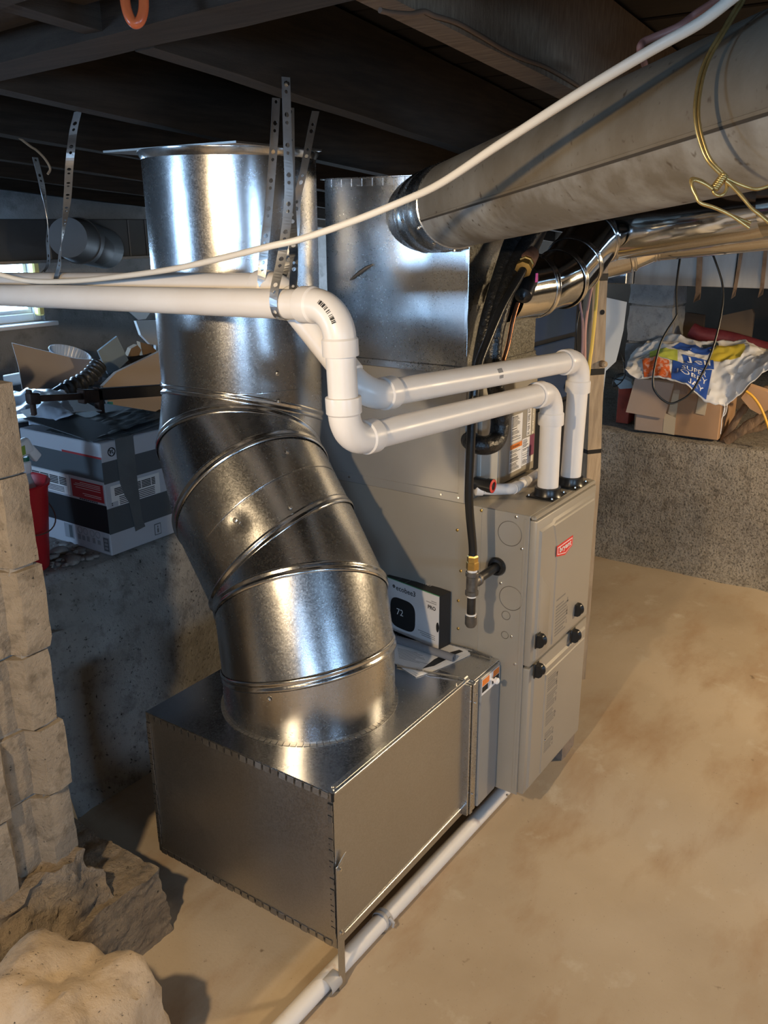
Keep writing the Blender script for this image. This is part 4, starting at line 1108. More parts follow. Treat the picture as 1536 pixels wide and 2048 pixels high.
# ================================================================ STRAPS, CABLES, LOOSE THINGS
def hanger(name, label, keys, w=0.0095, group=None, start=0):
    """perforated strap along keys of (point, width direction)"""
    P = [V(k[0]) for k in keys]; W = [V(k[1]).normalized() for k in keys]
    path = curve(P, 14); n = len(path); wid = []
    for i in range(n):
        f = i / (n - 1) * (len(keys) - 1); a = min(int(f), len(keys) - 2); f -= a
        wid.append(W[a].lerp(W[a + 1], f).normalized())
    L = [0.0]
    for i in range(1, n): L.append(L[-1] + (path[i] - path[i - 1]).length)
    def at(s):
        s = max(0, min(L[-1], s)); i = 0
        while i < n - 2 and L[i + 1] < s: i += 1
        t = (s - L[i]) / max(1e-9, L[i + 1] - L[i]); return path[i].lerp(path[i + 1], t), wid[i].lerp(wid[i + 1], t)
    cell = 0.0185; m = int(L[-1] / cell); mb = MB()
    for c in range(m):
        s0 = L[-1] * c / m; s1 = L[-1] * (c + 1) / m; hole = (c + start) % 3
        r = 0.0050 if hole == 0 else 0.0037 if hole == 1 else 0.0
        mid = (s0 + s1) / 2
        if hole == 0: mid += 0.002
        if hole == 1: mid -= 0.002
        out = [(s0, -w), (mid, -w), (s1, -w), (s1, 0), (s1, w), (mid, w), (s0, w), (s0, 0)]
        def pt(s, x):
            p, q = at(s); return p + q * x
        if r:
            inn = []
            for (s, x) in out:
                a = math.atan2(x, s - mid); inn.append((mid + r * math.cos(a), r * math.sin(a)))
            vs = [pt(*q) for q in out] + [pt(*q) for q in inn]
            mb.add(vs, [[k, (k + 1) % 8, 8 + (k + 1) % 8, 8 + k] for k in range(8)], STEEL)
        else:
            for k in range(3):
                a0 = s0 + (s1 - s0) * k / 3; a1 = s0 + (s1 - s0) * (k + 1) / 3
                mb.add([pt(a0, -w), pt(a1, -w), pt(a1, w), pt(a0, w)], [[0, 1, 2, 3]], STEEL)
    root = thing(name, label, 'strap', P[0], group)
    bm = bmesh.new(); vs = [bm.verts.new(p) for p in mb.v]
    for f in mb.f: bm.faces.new([vs[i] for i in f])
    bmesh.ops.remove_doubles(bm, verts=list(bm.verts), dist=0.0002)
    mb = MB(); mb.bm(bm, STEEL)
    b = mb.build('band', root, smooth=0)
    sol = b.modifiers.new('thickness', 'SOLIDIFY'); sol.thickness = 0.0009
    return root

XD = (1, 0, 0); YD = (0, 1, 0)
s1 = hanger('hanger_strap', 'steel perforated strap looped under the lower white pipe, screwed to the joist face', [
    ((-0.628, 0.276, 2.042), (1, -0.35, 0)), ((-0.630, 0.276, 1.93), (1, -0.4, 0)), ((-0.640, 0.270, 1.82), (0.85, -0.6, 0)), ((-0.672, 0.264, 1.72), (0.65, -0.75, 0)), ((-0.708, 0.258, 1.65), (0.25, -1, 0)),
    ((-0.7155, 0.257, 1.617), (0, -1, 0)), ((-0.706, 0.257, 1.594), (0, -1, 0)), ((-0.684, 0.257, 1.585), (0, -1, 0)), ((-0.660, 0.258, 1.594), (0, -1, 0)), ((-0.651, 0.262, 1.62), (0, -1, 0)),
    ([(-0.608,0.290,1.690)][0], (0.3, -1, 0)), ([(-0.555,0.335,1.820)][0], (1, -0.4, 0)), ([(-0.537,0.345,2.001)][0], (1, -0.35, 0))])
screw_at(s1, V((-0.628, 0.2752, 2.030)), (0, -1, 0), 0.004)
bt = [(-0.580,0.344,2.015),(-0.593,0.344,1.930)]; bt2 = [(-0.451,0.346,2.002),(-0.465,0.346,1.969),(-0.500,0.346,1.877)]
pbx = -0.577
s2 = hanger('hanger_strap', 'steel perforated strap spread in a V that carries the rear white pipe', [
    (bt[0], (1, -0.3, 0)), (bt[1], (1, -0.3, 0)), ([(-0.601,0.360,1.800)][0], (1, -0.4, 0)), ([(-0.604,0.376,1.714)][0], (0.8, -0.7, 0)), ((pbx - 0.031, 0.384, 1.655), (0.2, -1, 0)), ((pbx - 0.0315, 0.386, 1.637), (0, -1, 0)),
    ((pbx - 0.02, 0.386, 1.612), (0, -1, 0)), ((pbx, 0.386, 1.605), (0, -1, 0)), ((pbx + 0.022, 0.386, 1.612), (0, -1, 0)), ((pbx + 0.032, 0.386, 1.64), (0, -1, 0)),
    ([(-0.504,0.375,1.738)][0], (0.8, -0.7, 0)), ([(-0.507,0.360,1.821)][0], (1, -0.4, 0)), (bt2[2], (1, -0.3, 0)), (bt2[1], (1, -0.3, 0)), (bt2[0], (1, -0.3, 0))], start=1)
g0 = [(-0.639,0.900,2.023),(-0.659,0.900,1.976),(-0.679,0.900,1.905),(-0.697,0.900,1.828)]; g1 = [(-0.502,1.180,1.772),(-0.529,1.180,1.695)]
hanger('hanger_strap', 'pale perforated strap hanging beside the cellar window, its end twisted over the white pipes', [
    (g0[0], (1, -0.5, 0.3)), (g0[1], (1, -0.5, 0.2)), (g0[2], (1, -0.4, 0)), ([(-0.620,1.000,1.837)][0], (1, -0.4, 0)), ([(-0.567,1.100,1.766)][0], (0.8, 0.4, 0)), ([(-0.530,1.180,1.698)][0], (0.3, 1, 0)), ([(-0.522,1.200,1.668)][0], (0.1, 1, 0)),
    ((-0.528, 1.21, 1.64), (0, 1, 0)), ((-0.5325, 1.21, 1.622), (0, 1, 0)), ((-0.522, 1.21, 1.592), (0, 1, 0)), ((-0.50, 1.21, 1.583), (0, 1, 0))], start=2)
hanger('hanger_strap', 'dim grey perforated strap hanging in shadow before the cellar window', [
    ([(-0.374,1.460,1.961)][0], (1, 0, 0)), ([(-0.362,1.460,1.885)][0], (1, 0, 0)), ([(-0.357,1.460,1.801)][0], (0.7, 0.7, 0)), ([(-0.366,1.460,1.730)][0], (0.2, 1, 0)), ([(-0.386,1.460,1.643)][0], (0.1, 1, 0)), ((-0.512, 1.46, 1.60), (0, 1, 0))], start=1)

def cable(name, label, pts, r, mat, cat='cable', n=10, k=6, group=None, root=None):
    mb = MB(); mb.tube(curve(pts, k), r, mat, n)
    if root is not None:
        return mb.build(name, root, smooth=60)
    return mb.build(name, smooth=60, at=pts[0], label=label, category=cat, **({'group': group} if group else {}))
WCAB = M('white_cable_jacket', (0.74, 0.69, 0.60), 0.42)
cable('cable', 'thick white cable sagging from the old grey duct to the window side', [(-0.894,-0.673,2.042),(-0.928,-0.641,2.013),(-0.927,-0.600,1.988),(-0.914,-0.540,1.967),(-0.866,-0.426,1.931),(-0.775,-0.269,1.885),(-0.686,-0.111,1.836),(-0.646,-0.001,1.808),(-0.656,0.106,1.774),(-0.686,0.206,1.743),(-0.707,0.266,1.730),(-0.688,0.409,1.706),(-0.660,0.594,1.678),(-0.625,0.808,1.655),(-0.599,1.037,1.635),(-0.596,1.234,1.629),(-0.638,1.304,1.646),(-0.678,1.375,1.668)], 0.0068, WCAB)
cable('cable', 'short dusty pink cable beside the white cable near the joists', [(-0.666,-0.559,2.073),(-0.654,-0.542,2.067),(-0.609,-0.499,2.062),(-0.629,-0.481,2.044),(-0.654,-0.454,2.029),(-0.665,-0.442,2.022),(-0.670,-0.440,2.013),(-0.606,-0.421,2.014),(-0.487,-0.385,2.019)], 0.0055, M('pink_cable_jacket', (0.36, 0.17, 0.14), 0.5))
cable('cable', 'old brown wire stapled along the sawn brown joist', [(-1.035,-0.228,2.028),(-1.026,-0.228,2.028),(-1.003,-0.228,2.030),(-0.961,-0.228,2.036),(-0.930,-0.228,2.044),(-0.904,-0.228,2.043),(-0.877,-0.228,2.044),(-0.835,-0.228,2.044),(-0.759,-0.228,2.037),(-0.692,-0.228,2.030),(-0.620,-0.228,2.026),(-0.542,-0.228,2.025),(-0.457,-0.228,2.018),(-0.392,-0.228,2.011)], 0.0035, M('brown_wire', (0.11, 0.065, 0.04), 0.6))
cable('cable', 'stiff pale wire poking from a joist near the cellar window', [(-0.500,1.420,2.045),(-0.464,1.420,2.019),(-0.414,1.420,1.987),(-0.396,1.420,1.978),(-0.373,1.420,1.959),(-0.359,1.420,1.939),(-0.357,1.420,1.926),(-0.367,1.420,1.914)], 0.0035, M('tan_wire', (0.30, 0.21, 0.13), 0.6))

# brass wire loop on the old duct
GOLD = M('brass_coated_wire', (0.50, 0.37, 0.15), 0.32, (0.36, 0.25, 0.09), scale=60, metal=0.75)
wl = thing('wire_loop', 'doubled brass wire with a twisted knot hung round the old grey duct', 'wire', (-0.66, -0.57, 1.75))
lp = [(-0.865,-0.630,2.030),(-0.872,-0.627,2.015),(-0.881,-0.622,2.001),(-0.897,-0.614,1.977),(-0.910,-0.607,1.955),(-0.921,-0.604,1.933),(-0.932,-0.605,1.905),(-0.938,-0.609,1.883),(-0.941,-0.617,1.861),(-0.942,-0.629,1.839),(-0.936,-0.648,1.820)]
for dx in (0.0, 0.0046):
    cable('strand', None, [V(p) + V((dx * 0.6, -dx * 0.75, 0)) for p in lp], 0.0021, GOLD, root=wl)
tw = []
ta = V([(-0.936,-0.648,1.822)][0]); tb = V([(-0.947,-0.641,1.807)][0]); ax = (tb - ta).normalized(); o1 = ax.orthogonal().normalized(); o2 = ax.cross(o1)
for ph in (0, PI):
    cable('knot', None, [ta.lerp(tb, i / 24) + (o1 * math.cos(ph + i * 0.95) + o2 * math.sin(ph + i * 0.95)) * 0.0034 for i in range(25)], 0.0021, GOLD, root=wl, k=2)
for q in ([(-0.947,-0.641,1.807),(-0.948,-0.641,1.804),(-0.947,-0.644,1.801),(-0.945,-0.648,1.800),(-0.941,-0.652,1.803),(-0.938,-0.653,1.810),(-0.936,-0.650,1.817)], [(-0.947,-0.640,1.808),(-0.950,-0.634,1.812),(-0.953,-0.626,1.817),(-0.958,-0.618,1.819),(-0.960,-0.617,1.816),(-0.961,-0.619,1.811),(-0.960,-0.623,1.804),(-0.961,-0.626,1.797),(-0.959,-0.632,1.791),(-0.952,-0.646,1.786),(-0.942,-0.665,1.777),(-0.932,-0.683,1.769)],
          [(-0.953,-0.641,1.807),(-0.956,-0.634,1.812),(-0.960,-0.626,1.816),(-0.963,-0.621,1.817),(-0.965,-0.620,1.813),(-0.966,-0.622,1.807),(-0.966,-0.627,1.799),(-0.965,-0.632,1.792),(-0.958,-0.646,1.787),(-0.949,-0.664,1.778),(-0.940,-0.684,1.764)], [(-0.936,-0.650,1.817),(-0.934,-0.656,1.813),(-0.931,-0.667,1.802),(-0.928,-0.679,1.788),(-0.924,-0.689,1.780),(-0.918,-0.704,1.769)], [(-0.942,-0.652,1.816),(-0.939,-0.659,1.810),(-0.936,-0.671,1.798),(-0.933,-0.683,1.785),(-0.930,-0.692,1.778),(-0.925,-0.706,1.766)], [(-0.936,-0.649,1.820),(-0.929,-0.663,1.813),(-0.923,-0.676,1.808),(-0.918,-0.683,1.807),(-0.910,-0.692,1.810),(-0.900,-0.703,1.816)]):
    cable('tail', None, q, 0.0020, GOLD, root=wl)

# orange hook at the girder
hk = [(-1.159,0.094,2.094),(-1.168,0.093,2.068),(-1.173,0.088,2.049),(-1.174,0.081,2.033),(-1.172,0.074,2.026),(-1.167,0.069,2.030),(-1.161,0.068,2.043),(-1.156,0.071,2.062),(-1.152,0.076,2.081)]
mb = MB(); mb.tube(curve(hk, 6), 0.0068, M('orange_hook_coating', (0.80, 0.17, 0.05), 0.3, (0.66, 0.13, 0.045), scale=30), 14)  # orange raised to stand in for lamplight that the spot cone leaves out
mb.tube([V(hk[0]), V(hk[0]) + V((0.004, 0.0, 0.05)), V(hk[0]) + V((0.006, 0, 0.14))], 0.0068, bpy.data.materials['orange_hook_coating'], 14)
mb.build('hook', smooth=60, at=hk[4], label='orange coated hook hanging from the dark girder', category='hook')

# ---------------- things on the return box
zt = BZ1 + 0.0012
tb_ = V((-0.057, 0.2497, zt)); te = V((-0.0055, 0.2405, zt)); dv = (te - tb_).normalized(); wv = V((-dv.y, dv.x, 0)); zv = V((0, 0, 1))
TD = 0.051; TW = 0.222; TH = 0.172
tb0 = zt + 0.004
tbx = thing('thermostat_box', 'small white and black thermostat carton standing against the furnace flank on the return box', 'box', (tb_.x, tb_.y + 0.08, zt))
c = tb_ + dv * TD / 2 + wv * TW / 2 + zv * (TH / 2 + 0.004)
CBLK = M('matt_black_carton', (0.014, 0.014, 0.015), 0.5)
mb = MB(); mb.obox(c, (dv * TD / 2, wv * TW / 2, zv * TH / 2), CBLK, 0.001); mb.build('sleeve', tbx)
mb = MB(); mb.obox(c - dv * (TD / 2 + 0.0004), (dv * 0.0006, wv * (TW / 2 - 0.001), zv * (TH / 2 - 0.001)), M('pale_carton_face', (0.66, 0.65, 0.66), 0.5)); fo = c - dv * (TD / 2 + 0.0011); 
wr = -wv
def fpt(x, z): return fo + wr * x + zv * z
pts = []
for k in range(40):
    t = 2 * PI * k / 40; cx, sx_ = math.cos(t), math.sin(t); e = 0.55
    pts.append(fpt(-0.036 + 0.052 * math.copysign(abs(cx) ** e, cx), -0.018 + 0.050 * math.copysign(abs(sx_) ** e, sx_)))
mb.slab(pts, -dv * 0.0006, CBLK)
mb.text('72', fpt(-0.062, -0.024), wr, zv, 0.030, WHITE, lift=0.0012)
mb.text('ecobee3', fpt(-0.064, 0.056), wr, zv, 0.024, INK, lift=0.0005, bold=0.0002)
mb.text('PRO', fpt(0.066, 0.036), wr, zv, 0.0165, INK, lift=0.0005, bold=0.0005)
for x, z, w in ((0.080, 0.062, 0.020), (0.060, 0.056, 0.040), (0.028, -0.048, 0.068), (0.036, -0.054, 0.060), (0.042, -0.060, 0.054)):
    a = fpt(x, z); mb.slab([a, a + wr * w, a + wr * w + zv * 0.0016, a + zv * 0.0016], -dv * 0.0004, GREYINK)
# the small leaf-like emblem before the name
for k in range(6):
    t = 2 * PI * k / 6; a = fpt(-0.073 + 0.0035 * math.cos(t), 0.065 + 0.0035 * math.sin(t)); mb.slab([a + wr * 0.0022 * math.cos(s) + zv * 0.0022 * math.sin(s) for s in [2 * PI * j / 8 for j in range(8)]], -dv * 0.0004, INK)
a = fpt(TW / 2 - 0.011, -0.014); mb.slab([a + wr * (0.010 - 0.010 * math.cos(s)) * 0.55 + wr * 0.0 + zv * 0.016 * math.sin(s) for s in [2 * PI * j / 20 for j in range(20)]], -dv * 0.0005, CBLK)
mb.build('front_print', tbx, smooth=0)
mb = MB(); tz = c + zv * (TH / 2 + 0.0003)
mb.text('ecobee3', tz + wr * -0.012 + dv * 0.010 , wr, dv, 0.016, WHITE, lift=0.0004); mb.text('72', tz + wr * -0.055 + dv * 0.006, wr, dv, 0.014, GREYINK, lift=0.0004)
for x in (-0.064, -0.032): mb.slab([tz + wr * x - dv * 0.024, tz + wr * (x + 0.001) - dv * 0.024, tz + wr * (x + 0.001) + dv * 0.024, tz + wr * x + dv * 0.024], zv * 0.0004, GREYINK)
mb.obox(tz - dv * TD / 2, (dv * 0.0008, wv * TW / 2, zv * 0.0008), M('green_edge_print', (0.05, 0.30, 0.13), 0.5)); mb.build('top_print', tbx, smooth=0)

r5 = random.Random(3)
outl = [(-0.062,0.497,0.566),(-0.051,0.392,0.566),(-0.037,0.289,0.566),(-0.008,0.240,0.566),(-0.003,0.185,0.566),(-0.015,0.175,0.566),(-0.105,0.187,0.566),(-0.176,0.202,0.566),(-0.222,0.215,0.566),(-0.209,0.267,0.566),(-0.198,0.309,0.566),(-0.170,0.429,0.566)]
for k, (lab, name) in enumerate([('printed white leaflet lying lowest under the thermostat carton on the return box', 'leaflet'), ('white instruction leaflet in the middle of the stack on the return box', 'leaflet'),
                                 ('white leaflet with dark band, topmost on the return box under the grey foam tube', 'leaflet')]):
    cpt = sum((V(p) for p in outl), V()) / len(outl); pts = []
    for j, p in enumerate(outl):
        q = V(p) - cpt; q.rotate(Matrix.Rotation((k - 2) * 0.05, 3, 'Z')); q *= (1.0 - 0.02 * k); w = cpt + q + V((0.002 * k, -0.003 * (2 - k), 0))
        pts.append(V((min(w.x, -0.004), w.y, zt - 0.0006 + k * 0.0013 + 0.0005)))
    mb = MB(); mb.slab(pts, (0, 0, 0.0008), PAPER)
    if k == 2:
        zz = pts[0].z + 0.0009
        for quad in ([(-0.179,0.230,0.570),(-0.148,0.211,0.570),(-0.070,0.197,0.570),(-0.060,0.222,0.570),(-0.115,0.231,0.570)], [(-0.051,0.215,0.570),(-0.058,0.197,0.570),(-0.024,0.186,0.570),(-0.022,0.200,0.570)]):
            mb.slab([(min(p[0], -0.006), p[1], zz) for p in quad], (0, 0, 0.0003), INK)
        for n_ in range(9):
            a = V([(-0.116,0.358,0.570)][0]); b = V([(-0.106,0.251,0.570)][0]); sh = V((-0.011, -0.0085, 0)) * n_ * 0.55; s = a + sh; e = a.lerp(b, r5.uniform(0.5, 1)) + sh; nrm = V((-(b - a).y, (b - a).x, 0)).normalized() * 0.0012
            mb.slab([(p.x, p.y, zz) for p in (s, e, e + nrm, s + nrm)], (0, 0, 0.0003), GREYINK)
    mb.build(name, smooth=0, at=(cpt.x, cpt.y, zt), label=lab, category='leaflet', group='leaflets on the return box')
fa = V([(-0.085,0.443,0.580)][0]); fb = V([(-0.094,0.177,0.580)][0])
mb = MB(); fdv = (fb - fa).normalized(); mb.lathe([(0.0115, 0), (0.0115, (fb - fa).length - 0.001), (0.0105, (fb - fa).length), (0.0045, (fb - fa).length), (0.0045, (fb - fa).length - 0.02)], fa, fdv, M('grey_foam', (0.15, 0.15, 0.16), 0.8), 18)
mb.build('foam_tube', smooth=50, at=(fa.x, fa.y, fa.z), label='short grey foam tube lying on leaflets before the thermostat carton', category='tube')

# ---------------- wooden post with wires
pp = [(0.906,0.190,0.870),(0.833,0.190,1.611)]; q0 = V(pp[0]); q1 = V(pp[1]); pd = (q1 - q0) / (q1.z - q0.z)
def post_at(z): return q0 + pd * (z - q0.z) - V((0.095 * max(0, 0.87 - z), 0, 0))
po = thing('wooden_post', 'slim weathered wooden post with black bands standing to the far side of the furnace', 'post', post_at(0))
mb = MB(); rings = []; zs = [0.0 + (jz(1.1) - 0.03) * i / 16 for i in range(17)]
pxv = V((0.82, -0.57, 0)); pyv = V((0.57, 0.82, 0))
for z in zs:
    c = post_at(z); h = 0.0285 + 0.0015 * nz((z * 5, 1, 2)); rings.append([c - pxv * h - pyv * h, c + pxv * h - pyv * h, c + pxv * h + pyv * h, c - pxv * h + pyv * h])
mb.loft(rings, POSTW, caps=True); mb.build('timber', po, smooth=20)
for z in [p[2] for p in [(0.825,0.165,1.279),(0.837,0.165,0.987),(0.770,0.165,1.598)]]:
    c = post_at(z); mb = MB(); mb.obox(c, (pxv * 0.0305, pyv * 0.0305, (0, 0, 0.012 if z > 1.2 else 0.008)), BLACK, 0.002); mb.build('black_band', po)
hp_ = V([(0.846,0.165,1.482)][0]); c = post_at(hp_.z); mb = MB(); mb.cyl(c + pxv * 0.012 - pyv * 0.028, c + pxv * 0.012 - pyv * 0.0302, 0.0085, DARK, 16); mb.build('bored_hole', po)
kz = V([(0.857,0.165,1.306)][0]).z; c = post_at(kz); mb = MB(); mb.lathe([(0.011, 0), (0.012, 0.006), (0.011, 0.022), (0.006, 0.026)], c + pxv * 0.016 - pyv * 0.028, -pyv, POSTW, 14); mb.build('peg', po)
def along_post(px_list, off):
    out = []
    for p in px_list: out.append(V(p))
    return out
cable('cable', 'yellow cable running down the face of the wooden post', [(0.726,0.140,1.672),(0.727,0.140,1.602),(0.725,0.140,1.499),(0.715,0.140,1.387),(0.706,0.140,1.339),(0.701,0.140,1.274)], 0.0058, M('yellow_jacket', (0.70, 0.47, 0.06), 0.45))
cable('cable', 'pink cable beside the yellow cable on the wooden post', [(0.722,0.145,1.625),(0.702,0.145,1.595),(0.674,0.145,1.519),(0.662,0.145,1.441),(0.675,0.145,1.343)], 0.0042, M('pink_jacket', (0.50, 0.26, 0.20), 0.5))
cable('cable', 'mauve cable along the edge of the wooden post behind the pink one', [(0.689,0.160,1.596),(0.637,0.160,1.540),(0.669,0.160,1.471),(0.683,0.160,1.389),(0.684,0.160,1.332)], 0.0040, M('mauve_jacket', (0.30, 0.20, 0.22), 0.5))
cable('cable', 'thin black wire bowed out beside the wooden post', [(0.712,0.180,1.530),(0.682,0.180,1.485),(0.676,0.180,1.421),(0.698,0.180,1.337)], 0.0022, BLACK)

# ---------------- pale panel, dark blue cabinet behind the furnace
mb = MB(); pn = [(1.304,0.370,1.500),(1.368,0.262,1.473),(1.331,0.254,1.369),(1.300,0.255,1.295),(1.282,0.257,1.252),(1.250,0.283,1.217),(1.219,0.276,1.127),(1.182,0.264,1.016),(1.145,0.258,0.913),(1.104,0.252,0.801),(1.095,0.265,0.801),(1.182,0.318,1.109)]
mb.slab(pn, (0.02, 0.015, 0), M('pale_blue_grey_sheet', (0.46, 0.50, 0.53), 0.55, (0.52, 0.55, 0.57), scale=5)); 
bl = V(pn[9]); mb.obox((bl.x, bl.y + 0.01, bl.z * 0.5), ((0.012, 0, 0), (0, 0.012, 0), (0, 0, bl.z * 0.5)), bpy.data.materials['pale_blue_grey_sheet'])
mb.build('hanging_sheet', at=(bl.x, bl.y, 0), label='pale bluish sheet standing upright behind the wooden post', category='sheet')
bc = thing('metal_cabinet', 'dark blue steel cabinet in the gloom behind the plenum and the coil', 'cabinet', (1.5, 0.9, 0))
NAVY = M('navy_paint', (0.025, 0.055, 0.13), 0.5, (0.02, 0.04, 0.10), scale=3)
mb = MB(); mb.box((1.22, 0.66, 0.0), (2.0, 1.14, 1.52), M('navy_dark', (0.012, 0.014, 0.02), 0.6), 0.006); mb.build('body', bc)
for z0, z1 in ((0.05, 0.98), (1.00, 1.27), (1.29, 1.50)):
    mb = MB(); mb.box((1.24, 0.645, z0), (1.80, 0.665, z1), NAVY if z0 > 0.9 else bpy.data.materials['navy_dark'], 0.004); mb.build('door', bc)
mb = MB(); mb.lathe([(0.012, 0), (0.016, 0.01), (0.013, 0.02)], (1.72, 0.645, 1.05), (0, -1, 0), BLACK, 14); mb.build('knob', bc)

# ---------------- trunk duct at the crawl space
ct = thing('trunk_duct', 'long pale rectangular duct along the crawl space opening above the cardboard box', 'duct', (2.55, -0.5, 1.475))
TRK = M('trunk_galvanised', (0.42, 0.41, 0.385), 0.5, (0.30, 0.28, 0.25), scale=5, metal=0.3, stretch=(1, 2.5, 0.6), lo=0.4, hi=0.75)
ys = [0.745, 0.62, 0.585, 0.10, -0.45, -1.2, -3.0]
for a, b in zip(ys, ys[1:]):
    mb = MB(); mb.box((2.36, b + 0.003, 1.475), (2.80, a - 0.003, 1.76), TRK, 0.003); mb.build('duct_section', ct)
RUSTY = M('rusty_brown_strip', (0.20, 0.115, 0.06), 0.8, (0.30, 0.19, 0.11), scale=20)
for q, w in (([(2.352,0.272,1.644),(2.352,0.260,1.447)], 0.012), ([(2.352,0.084,1.635),(2.352,0.092,1.470)], 0.007), ([(2.352,-0.022,1.647),(2.352,-0.027,1.481)], 0.008)):
    a = V(q[0]); b = V(q[1]); mb = MB()
    mb.slab([a + V((0, w, 0)), a - V((0, w, 0)), b - V((0, w, 0)), b + V((0, w, 0))], (0.006, 0, 0), RUSTY)
    mb.slab([b + V((0, w, 0)), b - V((0, w, 0)), b + V((-0.03, -w * 1.6, -0.03)), b + V((-0.03, w * 0.8, -0.045))], (0.006, 0, 0), RUSTY); mb.build('hanging_strip', ct)
mb = MB(); mb.box((2.30, 0.60, 1.478), (2.42, 0.80, 1.545), GALV, 0.004); mb.build('end_collar', ct)

# black dangling wire loop
cable('wire_loop', 'black wire drooping in a long loop before the cardboard box', [(1.510,0.126,1.975),(1.473,0.106,1.850),(1.427,0.089,1.706),(1.415,0.085,1.670),(1.370,0.076,1.544),(1.346,0.060,1.454),(1.337,0.057,1.429),(1.306,0.075,1.382),(1.275,0.088,1.329),(1.238,0.091,1.239),(1.221,0.084,1.185),(1.220,0.070,1.158),(1.227,0.045,1.132),(1.241,0.016,1.118),(1.266,-0.013,1.130),(1.295,-0.040,1.157),(1.329,-0.058,1.211),(1.357,-0.071,1.259),(1.391,-0.080,1.327),(1.429,-0.083,1.417),(1.455,-0.079,1.489),(1.469,-0.067,1.543),(1.474,-0.053,1.579),(1.478,-0.027,1.633),(1.479,-0.004,1.678),(1.485,0.014,1.723),(1.511,0.051,1.849),(1.540,0.082,1.975)], 0.0042, BLACK, 'wire')

# ---------------- clutter on the crawl space ledge
cb = thing('cardboard_box', 'taped brown cardboard box on the crawl space ledge with one flap folded down', 'box', (2.55, 0.32, 0.708))
f0 = V([(2.399,0.541,0.710)][0]); f1 = V([(2.393,0.107,0.710)][0]); ux = (f1 - f0).normalized(); uy = V((-ux.y, ux.x, 0)); uy = uy if uy.x > 0 else -uy; BW = (f1 - f0).length; BH = 0.275; BDp = 0.30
f0 = f0 + V((0.03, 0, 0)); z0 = 0.722
def cbp(a, b, c): return V((f0.x, f0.y, z0)) + ux * a * BW + uy * b * BDp + V((0, 0, c * BH))
mb = MB(); mb.obox(cbp(0.5, 0.5, 0.5), (ux * BW / 2, uy * BDp / 2, (0, 0, BH / 2)), CARD, 0.003); mb.build('carton', cb)
mb = MB(); mb.slab([cbp(-0.03, -0.02, 1.0), cbp(0.44, -0.02, 0.97), cbp(0.37, -0.05, 0.30), cbp(-0.10, -0.06, 0.34)], -uy * 0.004, CARDP); mb.build('flap', cb)
mb = MB(); mb.slab([cbp(0.02, -0.005, 0.01), cbp(0.36, -0.005, 0.01), cbp(0.36, -0.005, 0.34), cbp(0.02, -0.005, 0.36)], -uy * 0.002, CARDP); mb.build('lower_panel', cb)
for quad in ([(0.36, 0.02), (0.50, 0.0), (0.50, 0.42), (0.46, 0.36), (0.36, 0.40)], [(0.40, 0.40), (0.50, 0.33), (0.51, 0.86), (0.44, 0.84)], [(0.72, 0.46), (0.83, 0.44), (0.85, 0.86), (0.74, 0.86)], [(0.64, 0.82), (0.74, 0.80), (0.74, 0.95), (0.64, 0.96)]):
    mb = MB(); mb.slab([cbp(a, -0.012, c) for a, c in quad], -uy * 0.001, KRAFT); mb.build('tape_strip', cb)
mb = MB()
for i in range(13): mb.slab([cbp(0.445 + i * 0.0125, -0.010, 0.78), cbp(0.450 + i * 0.0125, -0.010, 0.78), cbp(0.462 + i * 0.0125, -0.010, 0.99), cbp(0.457 + i * 0.0125, -0.010, 0.99)], -uy * 0.003, CARDP)
mb.build('torn_corrugation', cb)

# crumpled bag on the box
BAGW = M('white_woven_bag', (0.74, 0.72, 0.69), 0.6, (0.66, 0.58, 0.47), scale=6, lo=0.5, hi=0.72)
BLUEP = M('blue_bag_print', (0.035, 0.10, 0.40), 0.5); ORP = M('orange_bag_print', (0.72, 0.14, 0.03), 0.5, (0.80, 0.45, 0.35), scale=45, lo=0.5, hi=0.6); YEL = M('yellow_bag_print', (0.78, 0.58, 0.06), 0.5); LIME = M('lime_bag_print', (0.62, 0.66, 0.10), 0.5); DGR = M('dark_bag_print', (0.05, 0.07, 0.08), 0.5)
front = [(2.330,0.580,1.045),(2.330,0.546,1.017),(2.330,0.499,1.013),(2.330,0.448,1.026),(2.330,0.392,1.023),(2.330,0.320,1.010),(2.330,0.249,0.989),(2.330,0.208,0.963),(2.330,0.169,0.922),(2.330,0.116,0.918),(2.330,0.064,0.934),(2.330,0.003,0.989),(2.330,-0.053,1.057),(2.330,-0.093,1.098),(2.330,-0.123,1.122)]
mid = [(2.440,0.607,1.059),(2.440,0.568,1.067),(2.440,0.516,1.079),(2.440,0.459,1.092),(2.440,0.392,1.082),(2.440,0.324,1.070),(2.440,0.262,1.050),(2.440,0.212,1.036),(2.440,0.163,1.041),(2.440,0.112,1.055),(2.440,0.063,1.084),(2.440,0.015,1.115),(2.440,-0.024,1.135),(2.440,-0.063,1.148),(2.440,-0.095,1.160)]
top = [(2.560,0.633,1.089),(2.560,0.587,1.119),(2.560,0.535,1.139),(2.560,0.469,1.149),(2.560,0.404,1.146),(2.560,0.338,1.135),(2.560,0.275,1.132),(2.560,0.213,1.137),(2.560,0.153,1.146),(2.560,0.093,1.156),(2.560,0.035,1.165),(2.560,-0.000,1.167),(2.560,-0.037,1.155),(2.560,-0.060,1.152),(2.560,-0.082,1.164)]
